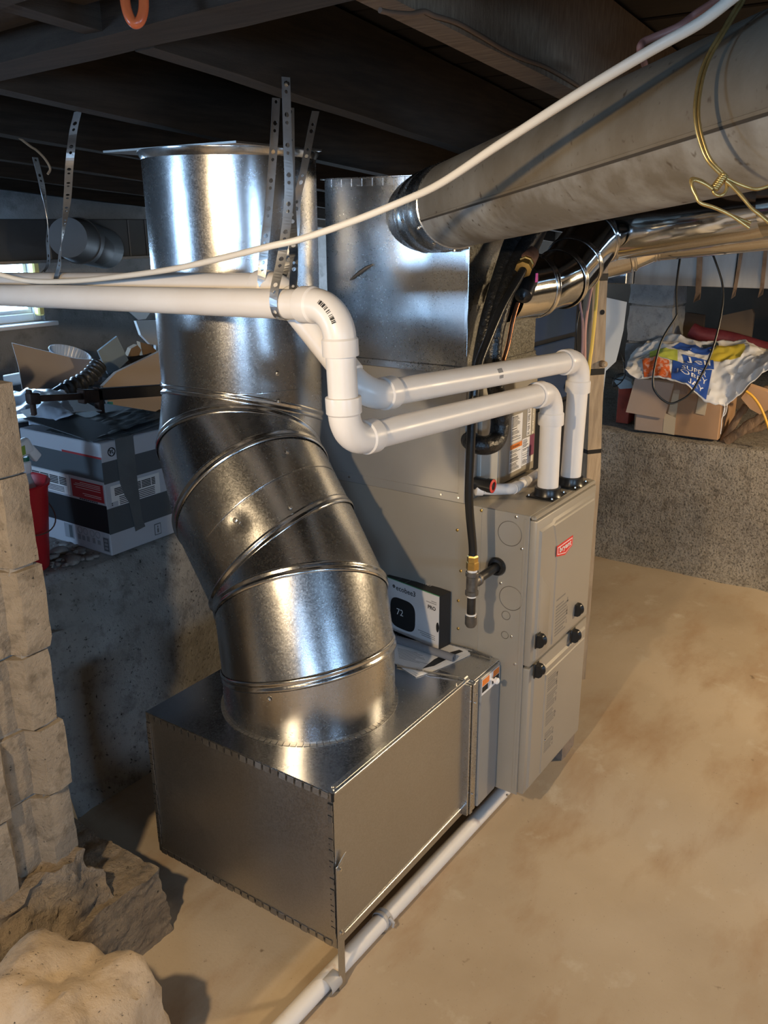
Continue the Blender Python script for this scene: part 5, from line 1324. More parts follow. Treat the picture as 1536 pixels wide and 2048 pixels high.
bk = [(2.720,0.628,1.125),(2.720,0.589,1.149),(2.720,0.542,1.174),(2.720,0.484,1.191),(2.720,0.436,1.199),(2.720,0.397,1.178),(2.720,0.336,1.166),(2.720,0.271,1.166),(2.720,0.209,1.175),(2.720,0.147,1.184),(2.720,0.108,1.192),(2.720,0.071,1.169),(2.720,0.020,1.147),(2.720,-0.016,1.145),(2.720,-0.051,1.153)]
rows = [front, mid, top, bk]
def bag(u, v):
    f = u * 14; i = min(int(f), 13); f -= i
    g = v * 3; j = min(int(g), 2); g -= j
    a = V(rows[j][i]).lerp(V(rows[j][i + 1]), f); b = V(rows[j + 1][i]).lerp(V(rows[j + 1][i + 1]), f); p = a.lerp(b, g)
    d = 0.022 * (0.6 - abs(nz(p, 7, 4)) * 2.0) + 0.013 * (0.5 - abs(nz(p, 17, 9)) * 1.8) + 0.006 * abs(nz(p, 36, 7)) + 0.012 * math.sin(v * PI)
    return p + V((-0.55, -0.1, 0.8)) * d
bagr = thing('plastic_bag', 'crumpled white woven bag with blue and orange print slumped over the cardboard box', 'bag', (2.5, 0.25, 0.98))
mb = MB(); mb.grid(bag, 90, 48, BAGW)
b = mb.build('sack', bagr, smooth=24); sol = b.modifiers.new('thickness', 'SOLIDIFY'); sol.thickness = 0.003
def bag_patch(name, u0, u1, v0, v1, mat, shear=0.0, words=()):
    mb = MB()
    def f(a, c):
        u = u0 + (u1 - u0) * a + shear * c; v = v0 + (v1 - v0) * c
        return V(bag(u, v)) + V((-0.55, -0.25, 0.8)).normalized() * 0.0035
    mb.grid(f, 14, 10, mat)
    for s, x, y, size, m in words:
        t = MB(); t.text(s, (0, 0, 0), (1, 0, 0), (0, 1, 0), 1.0, m)
        xs = [p.x for p in t.v]; yy = [p.y for p in t.v]; w = max(xs) - min(xs); h = max(yy) - min(yy)
        vv = []
        for p in t.v:
            a = x + (p.x - min(xs)) / w * size[0]; c = y + (p.y - min(yy)) / h * size[1]
            vv.append(V(f(a, c)) + V((-0.55, -0.25, 0.8)).normalized() * 0.0022)
        mb.add(vv, t.f, m)
    mb.build(name, bagr, smooth=60)
bag_patch('print', 0.335, 0.58, 0.02, 0.36, BLUEP, -0.03, [('JOBBY', 0.06, 0.36, (0.86, 0.26), WHITE), ('SUPER', 0.2, 0.68, (0.66, 0.22), WHITE), ('JAY', 0.35, 0.05, (0.5, 0.24), WHITE)])
bag_patch('print', 0.37, 0.56, 0.37, 0.50, BLUEP, -0.03, [('Jell', 0.08, 0.15, (0.8, 0.7), WHITE)])
bag_patch('print', 0.17, 0.335, 0.02, 0.34, ORP, -0.05)
bag_patch('print', 0.17, 0.33, 0.36, 0.56, LIME, -0.02)
bag_patch('print', 0.50, 0.70, 0.48, 0.80, YEL, -0.02)
bag_patch('print', 0.27, 0.48, 0.60, 0.80, BLUEP, 0.06)
bag_patch('print', 0.45, 0.54, 0.72, 0.88, DGR, 0.0)
mb = MB(); sq = [(2.330,0.075,0.932),(2.330,0.067,0.899),(2.330,0.076,0.853),(2.330,0.075,0.823),(2.330,0.074,0.778)]; mb.tube(curve(sq, 5), 0.0018, WHITE, 6); mb.tube(curve([(2.330,0.059,0.934),(2.330,0.061,0.887),(2.330,0.073,0.868),(2.330,0.070,0.911)], 5), 0.0018, WHITE, 6); mb.build('loose_thread', bagr)

def slabthing(name, label, cat, pts, off, mat, group=None):
    mb = MB(); mb.slab(pts, off, mat); c = V(pts[-1])
    return mb.build(name, smooth=20, at=c, label=label, category=cat, **({'group': group} if group else {}))
mb = MB(); q = [(2.620,0.689,0.897),(2.620,0.639,0.907),(2.620,0.622,0.713),(2.620,0.677,0.715)]
mb.obox((2.64, (q[0][1] + q[1][1]) / 2 , 0.71 + 0.115), ((0.05, 0, 0), (0, 0.035, 0), (0, 0, 0.113)), M('faded_red_carton', (0.50, 0.075, 0.035), 0.6, (0.30, 0.05, 0.03), scale=14), 0.003)
mb.build('carton', at=(2.64, q[0][1], 0.71), label='faded red carton wedged behind the taped cardboard box', category='box')
slabthing('cardboard_sheet', 'folded brown cardboard sheet leaning beside the white bag', 'cardboard', [(2.400,0.015,0.952),(2.400,-0.020,1.014),(2.400,-0.104,0.993),(2.400,-0.162,0.961),(2.400,-0.144,0.930),(2.400,-0.082,0.881),(2.400,-0.033,0.903)], (0.02, 0, 0.01), CARD)
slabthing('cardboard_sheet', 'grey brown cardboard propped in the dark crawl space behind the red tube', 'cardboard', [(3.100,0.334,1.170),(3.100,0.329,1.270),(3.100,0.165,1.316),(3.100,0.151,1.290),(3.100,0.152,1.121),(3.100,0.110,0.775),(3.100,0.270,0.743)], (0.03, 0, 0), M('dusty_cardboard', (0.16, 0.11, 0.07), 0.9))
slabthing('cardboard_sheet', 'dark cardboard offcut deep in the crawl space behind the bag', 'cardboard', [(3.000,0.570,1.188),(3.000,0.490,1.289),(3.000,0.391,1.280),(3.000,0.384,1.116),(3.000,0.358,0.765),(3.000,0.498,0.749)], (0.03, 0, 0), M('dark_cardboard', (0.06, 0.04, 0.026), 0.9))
cable('red_tube', 'dull red round tube lying behind the white bag', [(2.800,0.395,1.218),(2.800,0.348,1.199),(2.800,0.269,1.191),(2.800,0.191,1.181),(2.800,0.088,1.159),(2.800,-0.013,1.135),(2.800,-0.112,1.110)], 0.040, M('dull_red_tube', (0.11, 0.014, 0.02), 0.5, (0.17, 0.03, 0.035), scale=20), 'tube', n=20)
tcap = V([(2.790,0.385,1.219)][0]); 
cable('yellow_cord', 'orange yellow cord trailing down over the cardboard sheet', [(2.360,-0.013,0.995),(2.360,-0.045,0.974),(2.360,-0.084,0.930),(2.360,-0.114,0.877),(2.360,-0.138,0.824),(2.360,-0.161,0.773)], 0.0062, M('orange_cord', (0.78, 0.42, 0.04), 0.45), 'cord')
r9 = random.Random(4)
WOODB2 = M('dry_brown_bark', (0.13, 0.08, 0.045), 0.9, (0.24, 0.155, 0.09), scale=9, stretch=(6, 6, 1.5), bscale=30, bdist=0.006)
for k, (a, b, w) in enumerate([([(2.460,0.092,0.709)][0], [(2.500,0.008,0.901)][0], 0.026), ([(2.440,0.073,0.715)][0], [(2.480,-0.102,0.882)][0], 0.030), ([(2.520,0.066,0.731)][0], [(2.550,-0.117,0.815)][0], 0.024), ([(2.500,0.043,0.948)][0], [(2.500,-0.109,1.013)][0], 0.012), ([(2.520,0.030,0.921)][0], [(2.520,-0.116,0.961)][0], 0.010)]):
    a = V(a); b = V(b); n_ = 8; mb = MB()
    mb.tube([a.lerp(b, i / n_) + V((0, 0, 0.012 * nz((i, k, 1), 0.9))) for i in range(n_ + 1)], [w * (0.8 + 0.35 * abs(nz((i, k, 5), 0.7))) for i in range(n_ + 1)], WOODB2, 10, flat=0.6)
    mb.build('wood_offcut', smooth=40, at=a, label=['short rough brown wood piece lying next to the cardboard box corner', 'long rough brown branch reaching away from the cardboard box', 'brown wood piece lying lowest on the crawl space ledge', 'upper thin grey brown lath under the white bag', 'lower thin grey brown lath under the white bag'][k], category='wood', group='wood offcuts on the crawl space ledge')
cable('wire_coil', 'thin dark wire coiled on the crawl space ledge behind the pale sheet', [(2.440,0.675,1.132),(2.440,0.643,1.103),(2.440,0.622,1.045),(2.440,0.620,0.992),(2.440,0.645,0.955),(2.440,0.677,0.941),(2.440,0.664,0.996),(2.440,0.617,1.011),(2.440,0.630,0.978),(2.440,0.685,0.983)], 0.003, BLACK, 'wire')
slabthing('plastic_scrap', 'crumpled pale blue plastic scrap behind the bag next to the column', 'plastic', [(2.470,0.684,0.963),(2.470,0.639,0.983),(2.470,0.591,0.966),(2.470,0.572,0.936),(2.470,0.648,0.923)], (0.03, 0, 0.01), M('pale_blue_plastic', (0.35, 0.45, 0.50), 0.4))

# ================================================================ CLUTTER ON THE BACK LEDGE
LZ = 0.737
gx0, gx1, gy0, gy1, gz0, gz1 = -0.372, -0.015, 1.312, 1.735, LZ + 0.003, 1.118
ac = thing('appliance_carton', 'grey striped appliance carton sealed with duct tape, standing on the back ledge', 'box', ((gx0 + gx1) / 2, (gy0 + gy1) / 2, gz0))
CG = M('carton_grey', (0.52, 0.54, 0.58), 0.6); CGD = M('carton_dark_grey', (0.085, 0.10, 0.11), 0.6); CBK = M('carton_black', (0.012, 0.013, 0.016), 0.6); CRED = M('carton_red', (0.42, 0.025, 0.03), 0.55)
DUCTT = M('duct_tape', (0.10, 0.115, 0.12), 0.38, (0.13, 0.145, 0.15), scale=12, bscale=25, bdist=0.003)
mb = MB(); mb.box((gx0, gy0, gz0), (gx1, gy1, gz1), CG, 0.003); mb.build('carton', ac)
H = gz1 - gz0; Wx = gx1 - gx0; Wy = gy1 - gy0
def fx(mb, a, b, c, d, mat, l=0.0006):      # on the face looking along -y
    mb.box((gx0 + a * Wx, gy0 - l, gz0 + c * H), (gx0 + b * Wx, gy0, gz0 + d * H), mat)
def fy(mb, a, b, c, d, mat, l=0.0006):      # on the face looking along -x
    mb.box((gx0 - l, gy0 + a * Wy, gz0 + c * H), (gx0, gy0 + b * Wy, gz0 + d * H), mat)
mb = MB()
fx(mb, 0, 1, 0.645, 0.835, CGD); fx(mb, 0, 1, 0.195, 0.425, CGD)
gx = lambda mb, a, b, *r: fx(mb, 0.66 * a - 0.03, 0.66 * b - 0.03, *r)
gx(mb, 0.14, 1, 0.43, 0.615, WHITE, 0.0010)
for k in range(5): gx(mb, 0.20, 0.92, 0.525 + k * 0.014, 0.534 + k * 0.014, INK, 0.0014)
for k in range(5): gx(mb, 0.27, 0.90, 0.437 + k * 0.016, 0.444 + k * 0.016, INK, 0.0014)
for x in (0.48, 0.66, 0.84): gx(mb, x, x + 0.012, 0.515, 0.600, WHITE, 0.0018)
gx(mb, 0.11, 0.24, 0.430, 0.475, CG, 0.0016); gx(mb, 0.13, 0.15, 0.460, 0.468, INK, 0.002); gx(mb, 0.13, 0.15, 0.445, 0.453, INK, 0.002)
gx(mb, 0.83, 0.95, 0.045, 0.150, CGD, 0.0008); gx(mb, 0.84, 0.94, 0.052, 0.143, CG, 0.0012); gx(mb, 0.875, 0.905, 0.065, 0.105, GREYINK, 0.0015); gx(mb, 0.88, 0.90, 0.112, 0.130, GREYINK, 0.0015)
# round script monogram
cx, cz, R0 = gx0 + 0.115 * Wx, gz0 + 0.91 * H, 0.0135
mb.tube([(cx + R0 * math.cos(t), gy0 - 0.0008, cz + R0 * math.sin(t)) for t in [2 * PI * k / 28 for k in range(28)]], 0.0016, INK, 5, closed=True)
for k in range(4):
    t = PI / 4 + k * PI / 2
    mb.tube(curve([(cx + R0 * 0.95 * math.cos(t + d) * q, gy0 - 0.0008, cz + R0 * 0.95 * math.sin(t + d) * q) for d, q in ((-0.35, 1), (0.1, 0.8), (0.4, 0.95), (0.2, 1.05))], 3), 0.0008, INK, 4)
mb.tube(curve([(cx - 0.007, gy0 - 0.0008, cz - 0.004), (cx - 0.006, gy0 - 0.0008, cz + 0.005), (cx - 0.002, gy0 - 0.0008, cz + 0.004), (cx - 0.004, gy0 - 0.0008, cz - 0.005), (cx - 0.001, gy0 - 0.0008, cz + 0.001), (cx + 0.003, gy0 - 0.0008, cz + 0.006), (cx + 0.005, gy0 - 0.0008, cz + 0.002), (cx + 0.003, gy0 - 0.0008, cz - 0.005), (cx + 0.007, gy0 - 0.0008, cz - 0.002)], 3), 0.0011, INK, 5)
mb.build('front_print', ac, smooth=0)
mb = MB()
fy(mb, 0, 1, 0.665, 0.865, CGD); fy(mb, 0, 1, 0.205, 0.455, CBK); fy(mb, 0.0, 0.47, 0.865, 0.882, CRED, 0.001)
fy(mb, 0.02, 0.40, 0.475, 0.635, CRED, 0.001)
for k, (z, w) in enumerate(((0.615, 0.24), (0.60, 0.30), (0.585, 0.32), (0.565, 0.30), (0.520, 0.22), (0.505, 0.20))):
    fy(mb, 0.05, 0.05 + w, z, z + 0.004, WHITE, 0.0014)
fy(mb, 0.43, 0.93, 0.475, 0.655, WHITE, 0.001)
for k in range(5): fy(mb, 0.46, 0.90, 0.555 + k * 0.015, 0.565 + k * 0.015, INK, 0.0014)
for k in range(4): fy(mb, 0.50, 0.85, 0.488 + k * 0.014, 0.494 + k * 0.014, INK, 0.0014)
for y in (0.55, 0.67, 0.79): fy(mb, y, y + 0.01, 0.552, 0.64, WHITE, 0.0018)
for k in range(9): fy(mb, 0.10 + k * 0.025, 0.118 + k * 0.025, 0.462, 0.470, INK, 0.0012)
LG = M('carton_pale_print', (0.30, 0.32, 0.35), 0.6)
for y in (0.36, 0.29, 0.21, 0.14):
    c = (gx0 - 0.0007, gy0 + y * Wy, gz0 + 0.165 * H); mb.tube([(c[0], c[1] + 0.011 * math.cos(t), c[2] + 0.011 * math.sin(t)) for t in [2 * PI * k / 16 for k in range(16)]], 0.0013, LG, 4, closed=True)
for y, h in ((0.38, 0.05), (0.33, 0.045), (0.27, 0.05), (0.20, 0.05), (0.14, 0.04)): fy(mb, y - 0.02, y + 0.015, 0.075, 0.075 + h, LG, 0.001)
fy(mb, 0.015, 0.085, 0.03, 0.16, LG, 0.001); fy(mb, 0.022, 0.078, 0.038, 0.152, CGD, 0.0014)
for k in range(3): fy(mb, 0.03, 0.07, 0.05 + k * 0.034, 0.075 + k * 0.034, LG, 0.0018)
fy(mb, 0.45, 0.56, 0.06, 0.195, LG, 0.001); fy(mb, 0.46, 0.50, 0.07, 0.185, CGD, 0.0014)
mb.build('side_print', ac, smooth=0)
mb = MB()
tp = [(gx0 + 0.161 * Wx, 1.01), (gx0 + 0.366 * Wx, 1.01), (gx0 + 0.366 * Wx, 0.55), (gx0 + 0.379 * Wx, 0.25), (gx0 + 0.406 * Wx, 0.165), (gx0 + 0.287 * Wx, 0.15), (gx0 + 0.247 * Wx, 0.43), (gx0 + 0.208 * Wx, 0.5), (gx0 + 0.168 * Wx, 0.62)]
mb.slab([(x, gy0 - 0.0022, gz0 + z * H) for x, z in tp], (0, -0.0008, 0), DUCTT); mb.slab([(gx0 + 0.161 * Wx, gy0 - 0.002, gz1 + 0.004), (gx0 + 0.366 * Wx, gy0 - 0.002, gz1 + 0.004), (gx0 + 0.353 * Wx, gy0 + 0.10, gz1 + 0.006), (gx0 + 0.148 * Wx, gy0 + 0.10, gz1 + 0.006)], (0, 0, 0.001), DUCTT)
mb.build('duct_tape', ac)
mb = MB()
def toptape(u, v):
    x = gx0 + 0.01 + u * (Wx - 0.02); y = gy0 + 0.05 + v * 0.24
    return (x, y, gz1 + 0.004 + 0.010 * abs(nz((x * 14, y * 45, 0), 1.0, 5)) + 0.02 * u)
mb.grid(toptape, 24, 26, DUCTT); mb.build('duct_tape', ac, smooth=60)
mb = MB(); mb.slab([(gx0 - 0.002, gy0 + 0.03, gz1 + 0.002), (gx0 - 0.012, gy1 - 0.05, gz1 + 0.038), (gx0 + 0.14, gy1 - 0.05, gz1 + 0.042), (gx0 + 0.14, gy0 + 0.03, gz1 + 0.004)], (0, 0, 0.003), CGD); mb.build('lid_flap', ac)
mb = MB(); mb.slab([(gx0 + 0.12, gy0 + 0.02, gz1 + 0.001), (gx0 + 0.12, gy1 - 0.01, gz1 + 0.001), (gx1, gy1 - 0.01, gz1 + 0.022), (gx1, gy0 + 0.02, gz1 + 0.022)], (0, 0, 0.003), CGD); mb.build('lid_flap', ac)

bk_ = thing('bucket', 'red plastic bucket with wire handle on the back ledge beside the striped carton', 'bucket', (-0.604, 1.475, LZ))
bcx, bcy = -0.604, 1.475
mb = MB(); mb.lathe([(0.02, 0.002), (0.088, 0.002), (0.092, 0.006), (0.118, 0.270), (0.124, 0.272), (0.126, 0.282), (0.121, 0.286), (0.116, 0.278), (0.088, 0.012), (0.02, 0.010)], (bcx, bcy, LZ), (0, 0, 1), M('red_bucket_plastic', (0.55, 0.018, 0.025), 0.38), 40); mb.build('shell', bk_, smooth=50)
mb = MB(); mb.tube([(bcx + 0.127 * math.cos(t), bcy - 0.127 * math.sin(t), LZ + 0.215 - 0.085 * math.sin(t) + 0.06 * (t / PI - 0.35)) for t in [PI * k / 20 for k in range(21)]], 0.0022, M('rusty_wire_handle', (0.12, 0.06, 0.04), 0.6), 8); mb.build('handle', bk_)
sb = thing('spray_bottle', 'white spray trigger bottle with green label standing in the red bucket', 'bottle', (bcx - 0.02, bcy - 0.03, LZ + 0.02))
bx_, by_ = bcx + 0.030, bcy - 0.035
mb = MB(); mb.lathe([(0.03, 0.012), (0.036, 0.02), (0.036, 0.20), (0.030, 0.26), (0.016, 0.300), (0.014, 0.315)], (bx_, by_, LZ), (0.05, 0, 1), M('clear_bluish_plastic', (0.55, 0.62, 0.63), 0.2, trans=0.35), 24); mb.build('body', sb, smooth=50)
mb = MB(); mb.lathe([(0.017, 0.312), (0.019, 0.318), (0.019, 0.345), (0.014, 0.350)], (bx_, by_, LZ), (0.05, 0, 1), WHITE, 20); mb.build('collar', sb)
mb = MB(); mb.lathe([(0.015, 0.346), (0.0145, 0.362)], (bx_, by_, LZ), (0.05, 0, 1), M('dark_green_ring', (0.02, 0.16, 0.09), 0.4), 20); mb.build('ring', sb)
mb = MB(); hc = V((bx_ + 0.02, by_, LZ + 0.385)); mb.obox(hc - V((0.02, 0, 0)), (V((0.045, 0, 0.014)), V((0, 0.016, 0)), V((-0.008, 0, 0.024))), WHITE, 0.012, 3); mb.obox(hc + V((0.030, 0, -0.018)), (V((0.014, 0, -0.020)), V((0, 0.012, 0)), V((0.012, 0, 0.010))), WHITE, 0.006, 2)
mb.build('trigger_head', sb, smooth=60)
mb = MB(); mb.obox(hc - V((0.024, 0.0165, 0.002)), (V((0.020, 0, 0.004)), V((0, 0.001, 0)), V((0, 0, 0.014))), M('lime_label', (0.30, 0.42, 0.06), 0.5), 0.0009); mb.build('emblem', sb)

# cardboard, papers and tools farther in
def crumple(name, label, cat, quad, amp, mat, seed, nu=26, nv=20, sc=9.0, lift=0.0, group=None, floor=None):
    q = [V(p) for p in quad]; nrm = (q[1] - q[0]).cross(q[3] - q[0]).normalized()
    if nrm.z < 0: nrm = -nrm
    def f(u, v):
        p = (q[0].lerp(q[1], u)).lerp(q[3].lerp(q[2], u), v)
        e = 0.06 * (1 - abs(2 * v - 1)) * nz((u * 3, v, seed), 1.5) + 0.05 * (1 - abs(2 * u - 1)) * nz((v * 3, u, seed + 3), 1.5)
        d = amp * ((1 - 2 * abs(nz(p, sc, seed))) * 0.8 + 0.5 * abs(nz(p, sc * 2.7, seed + 5))) + lift * math.sin(PI * u) * math.sin(PI * v)
        p = p + nrm * d + (q[1] - q[0]) * e * 0.5
        if floor: p.z = max(p.z, floor)
        return p
    mb = MB(); mb.grid(f, nu, nv, mat)
    o = mb.build(name, smooth=30, at=q[0], label=label, category=cat, **({'group': group} if group else {}))
    s = o.modifiers.new('thickness', 'SOLIDIFY'); s.thickness = 0.002
    return o
BAGB = M('black_bag', (0.012, 0.013, 0.016), 0.35, bscale=20, bdist=0.01)
crumple('dark_bag', 'big black plastic sheet heaped over the rear of the back ledge', 'plastic', [(-0.45, 2.02, LZ), (1.45, 1.98, LZ), (1.5, 3.25, LZ), (-0.3, 3.25, LZ)], 0.035, BAGB, 5, 70, 44, 5, 0.30, floor=LZ + 0.022)
slabthing('cardboard_sheet', 'big curved cardboard sheet standing below the cellar window', 'cardboard', [(0.211,2.620,1.279),(0.378,2.620,1.223),(0.523,2.620,1.173),(0.684,2.620,1.143),(0.666,2.620,1.050),(0.555,2.620,0.969),(0.464,2.620,0.948),(0.335,2.620,0.934),(0.229,2.620,0.941),(0.231,2.620,1.058),(0.228,2.620,1.165)], (0.01, 0.02, 0), M('bluish_cardboard', (0.40, 0.35, 0.32), 0.8, (0.36, 0.31, 0.29), scale=3))
slabthing('cardboard_sheet', 'cardboard panel leaning behind the round duct above the striped carton', 'cardboard', [(0.384,2.250,1.098),(0.464,2.250,1.147),(0.756,2.250,1.217),(0.724,2.250,0.785),(0.445,2.250,0.841)], (0.0, 0.02, 0), M('tan_cardboard', (0.34, 0.28, 0.235), 0.8))
slabthing('foam_board', 'bright white foam board propped against the back wall beside the round duct', 'panel', [(1.227,3.000,1.264),(1.437,3.000,1.251),(1.380,3.000,0.734),(1.312,3.000,0.746),(1.354,3.000,1.117),(1.311,3.000,1.127),(1.253,3.000,1.184)], (0, 0.02, 0), WHITE)
slabthing('paper_scrap', 'small crooked white paper stuck above the white foam board', 'paper', [(1.502,3.390,1.277),(1.667,3.390,1.252),(1.631,3.390,1.219),(1.572,3.390,1.218)], (0, 0.008, 0.0), WHITE)
mb = MB()
cup = V([(0.627,2.800,1.158)][0]); cax = V((0.12, -0.35, 0.93)).normalized(); nfl = 72; rings = []; u0 = cax.orthogonal().normalized(); w0 = cax.cross(u0)
for h, rad in ((-0.055, 0.075), (-0.05, 0.082), (0.012, 0.098), (0.016, 0.104), (0.018, 0.099), (0.0, 0.094), (-0.045, 0.078)):
    rings.append([cup + cax * h + (u0 * math.cos(t) + w0 * math.sin(t)) * (rad + (0.0022 * math.sin(t * 36) if -0.05 < h < 0.015 else 0)) for t in [2 * PI * k / 144 for k in range(144)]])
mb.loft(rings, M('clear_fluted_plastic', (0.62, 0.70, 0.78), 0.15, spec=0.8, trans=0.3)); mb.build('fluted_tub', smooth=60, at=cup, label='clear fluted plastic tub lying behind the curved cardboard sheet', category='tub')
slabthing('plastic_sleeve', 'translucent bluish plastic sleeve standing on end on the back ledge', 'plastic', [(0.531,2.450,1.219),(0.647,2.450,1.274),(0.700,2.450,1.157),(0.639,2.450,1.122),(0.573,2.450,1.107)], (0.008, 0.02, 0), M('translucent_plastic', (0.30, 0.38, 0.44), 0.25, trans=0.25))
crumple('black_bag', 'black plastic bag bunched beneath the translucent sleeve', 'bag', [(0.606,2.550,0.968),(0.893,2.550,0.921),(0.921,2.550,1.159),(0.647,2.550,1.151)], 0.03, BAGB, 9, 30, 24, 11, 0.08)
for k, q in enumerate(([(0.781,2.550,1.158),(0.804,2.550,1.192),(0.846,2.550,1.205),(0.868,2.550,1.178),(0.842,2.550,1.141)], [(0.906,2.600,1.210),(0.968,2.600,1.188),(1.005,2.600,1.158),(0.996,2.600,1.082),(0.930,2.600,1.091),(0.912,2.600,1.159)])):
    slabthing('paper_wad', ['dark brown crumpled paper wad by the translucent sleeve', 'brown crumpled paper wad touching the white foam board'][k], 'paper', q, (0.02, 0.05, 0), M('brown_paper_%s' % 'ab'[k], (0.20, 0.13, 0.075), 0.85), 'brown paper wads on the back ledge')
hs = thing('corrugated_hose', 'black corrugated hose curving up before the curved cardboard sheet', 'hose', [(0.144,2.300,1.091)][0])
mb = MB(); hp2 = curve([(0.084,2.250,1.085),(0.139,2.250,1.101),(0.202,2.250,1.115),(0.267,2.250,1.128),(0.322,2.250,1.151),(0.357,2.250,1.177),(0.381,2.250,1.195)], 10); mb.tube(hp2, [0.018 + min(1, i / 25) * 0.016 + (0.005 * math.sin(i * 1.25) if i > 16 else 0) for i in range(len(hp2))], M('hose_rubber', (0.03, 0.034, 0.04), 0.35), 18); mb.build('sleeve', hs, smooth=60)
IRN = M('rusty_bar_iron', (0.060, 0.036, 0.028), 0.6, (0.10, 0.055, 0.038), scale=18, metal=0.5, bscale=60, bdist=0.002)
bc_ = thing('bar_clamp', 'rusty iron bar clamp resting above the striped carton', 'clamp', [(-0.139,1.620,1.188)][0])
pa0 = V([(-0.380,1.620,1.232)][0]); pa1 = V([(-0.168,1.620,1.206)][0]); pa2 = V([(0.182,1.620,1.170)][0]); da = (pa1 - pa0).normalized(); db = (pa2 - pa1).normalized(); up = V((0, 0, 1))
mb = MB(); mb.obox(pa0.lerp(pa1, 0.5), (da * (pa1 - pa0).length / 2, up * 0.011, V((0, 0.007, 0))), IRN, 0.002); mb.build('bar', bc_)
mb = MB(); mb.obox(pa1.lerp(pa2, 0.55) + up * 0.004, (db * (pa2 - pa1).length * 0.46, up * 0.021, V((0, 0.014, 0))), M('black_iron_bar', (0.014, 0.015, 0.018), 0.45, metal=0.4), 0.002); mb.build('tail_bar', bc_)
mb = MB(); mb.obox(pa0 + up * 0.0, (da * 0.020, up * 0.019, V((0, 0.016, 0))), IRN, 0.006, 2); mb.obox(pa0 + da * -0.004 + up * -0.030, (da * 0.007 + up * 0.002, up * 0.026, V((0, 0.010, 0))), IRN, 0.003); mb.obox(pa0 + da * -0.012 + up * 0.02, (da * 0.005, up * 0.010, V((0, 0.012, 0))), IRN, 0.002); mb.build('fixed_jaw', bc_)
mb = MB(); mb.obox(pa1 + da * 0.005, (da * 0.034, up * 0.023, V((0, 0.018, 0))), IRN, 0.007, 2); mb.obox(pa1 + da * 0.045 + up * -0.018, (da * 0.012 + up * -0.006, up * 0.045, V((0, 0.014, 0))), IRN, 0.005, 2); mb.obox(pa1 + da * -0.024, (da * 0.006, up * 0.025, V((0, 0.020, 0))), IRN, 0.003); mb.build('sliding_jaw', bc_)
SHEETW = M('glossy_pale_plastic', (0.62, 0.68, 0.76), 0.3, (0.52, 0.58, 0.68), scale=7)
crumple('plastic_sheet', 'rumpled pale plastic sheet spread behind the red bucket', 'plastic', [(-0.369,1.805,1.136),(-0.231,1.615,1.154),(-0.019,1.953,1.148),(-0.135,2.126,1.157)], 0.028, SHEETW, 2, 26, 18, 8, 0.03)
crumple('plastic_sheet', 'smaller pale plastic sheet folded under the bar clamp', 'plastic', [(-0.377,1.668,1.137),(-0.284,1.544,1.155),(-0.183,1.734,1.161),(-0.245,1.830,1.168)], 0.02, SHEETW, 6, 24, 16, 10, 0.03)
crumple('plastic_sheet', 'large dull plastic sheet bunched behind the striped carton', 'plastic', [(-0.95, 1.80, LZ + 0.01), (0.3, 1.80, LZ + 0.01), (0.35, 2.35, LZ + 0.02), (-0.75, 2.35, LZ + 0.02)], 0.06, SHEETW, 12, 50, 26, 6, 0.10, floor=LZ + 0.018)
mb = MB(); bt_ = V([(-0.248,1.900,1.099)][0]); mb.lathe([(0.045, LZ + 0.002 - bt_.z), (0.05, LZ + 0.01 - bt_.z), (0.05, 0.0), (0.046, 0.002)], bt_, (0, 0, 1), CBK, 24); mb.build('black_pot', smooth=50, at=bt_, label='black plastic pot behind the spray bottle', category='pot')
slabthing('white_sheet', 'white sheet lying along the back of the striped carton lid', 'sheet', [(gx0 - 0.005, gy1 - 0.06, gz1 + 0.044), (gx0 + 0.02, gy1 + 0.01, gz1 + 0.052), (gx1 - 0.10, gy1 + 0.02, gz1 + 0.060), (gx1 - 0.12, gy1 - 0.14, gz1 + 0.032), (gx0 + 0.10, gy1 - 0.10, gz1 + 0.046)], (0, 0, 0.002), WHITE)
q = [(-0.006,1.740,1.089),(0.014,1.740,1.142),(0.030,1.740,1.140),(0.023,1.740,1.084)]; slabthing('teal_cap', 'small teal plastic wedge on the striped carton lid', 'plastic', q, (0, 0.012, 0), M('teal_plastic', (0.03, 0.42, 0.36), 0.4))
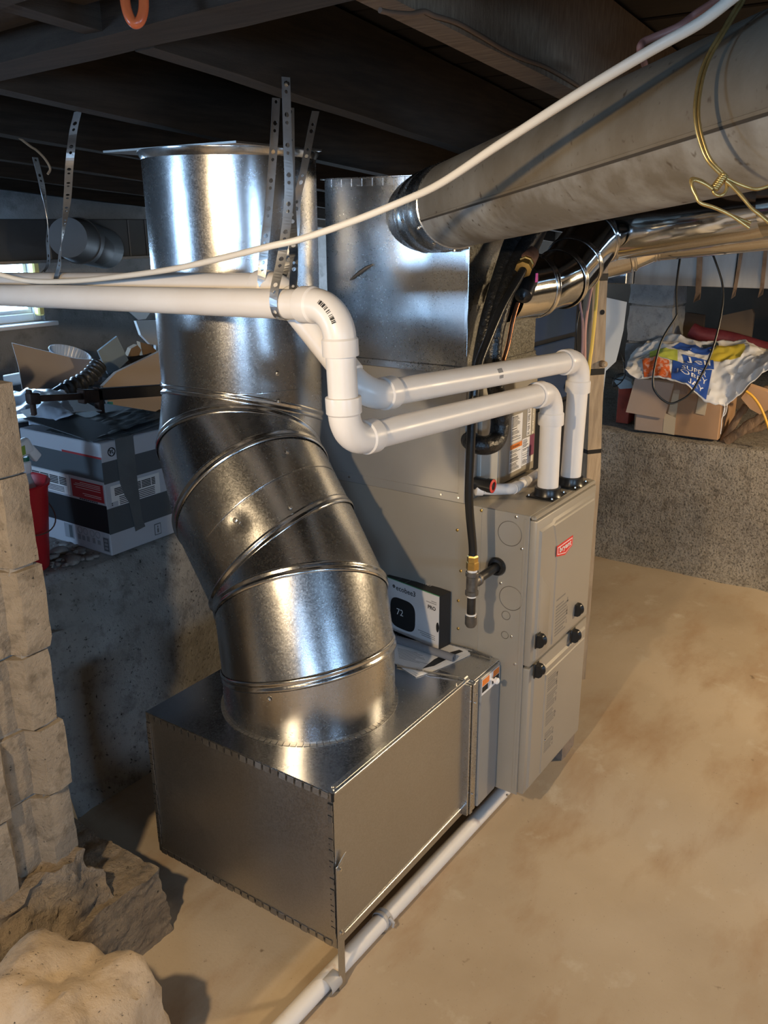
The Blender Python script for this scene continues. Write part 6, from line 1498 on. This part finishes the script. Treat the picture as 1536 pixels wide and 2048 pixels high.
q = [(0.018,1.730,1.088),(0.025,1.730,1.126),(0.065,1.730,1.108),(0.085,1.730,1.093),(0.081,1.730,1.082)]; slabthing('plastic_nozzle', 'clear bluish plastic nozzle beside the teal wedge', 'plastic', q, (0, 0.02, 0), M('clear_nozzle', (0.55, 0.63, 0.72), 0.2))
mb = MB(); ta_ = V([(0.294,2.850,1.077)][0]); tb2 = V([(0.352,2.800,1.088)][0]); mb.tube([ta_, tb2], 0.028, WHITE, 20); mb.build('white_tube', smooth=50, at=ta_, label='stub of white plastic tube beside the curved cardboard sheet', category='tube')
slabthing('leaning_board', 'tan board offcut wedged between block wall stub and back ledge', 'board', [(-0.915,0.930,0.537),(-0.908,0.930,0.441),(-0.867,0.930,0.179),(-0.917,0.930,0.178),(-0.985,0.930,0.331)], (0.004, 0.012, 0), M('tan_board', (0.56, 0.34, 0.16), 0.7))

# dim ducts near the back wall
bd = thing('trunk_duct', 'dim rectangular duct slung under the joists across the back wall', 'duct', (0.6, 2.9, 1.6))
DGV = M('dull_dark_duct', (0.10, 0.115, 0.13), 0.55, (0.075, 0.085, 0.095), scale=3, metal=0.3)
qa = [(0.184,2.750,1.840),(0.146,2.750,1.607),(1.141,2.750,1.547),(1.176,2.750,1.849)]
for xa, xb in ((-0.3, 0.55), (0.555, 1.02), (1.025, 1.13), (1.135, 1.9)):
    mb = MB(); mb.box((xa, 2.75, 1.615), (xb, 3.25, 1.80), DGV, 0.004); mb.build('duct_section', bd)
mb = MB(); mb.box((-0.3, 2.742, 1.606), (1.9, 2.752, 1.622), GALV_DULL, 0.002); mb.build('bottom_flange', bd)
ob = thing('branch_duct', 'stubby old round duct in the gloom beside the dim rectangular duct', 'duct', [(0.612,2.600,1.707)][0])
oc_ = V([(0.569,2.550,1.704)][0]); mb = MB(); mb.lathe([(0.085, -0.42), (0.098, -0.40), (0.098, 0.0), (0.103, 0.004), (0.103, 0.014), (0.098, 0.018), (0.09, 0.10), (0.085, 0.16)], oc_, (-0.75, -0.55, 0.1), DGV, 32); mb.build('pipe', ob, smooth=40)
mb = MB(); mb.lathe([(0.06, 0.0), (0.075, 0.03), (0.075, 0.16)], oc_ + V((0.06, 0.0, -0.02)), (0.6, 0.5, -0.1), DGV, 24); mb.build('elbow', ob, smooth=40)
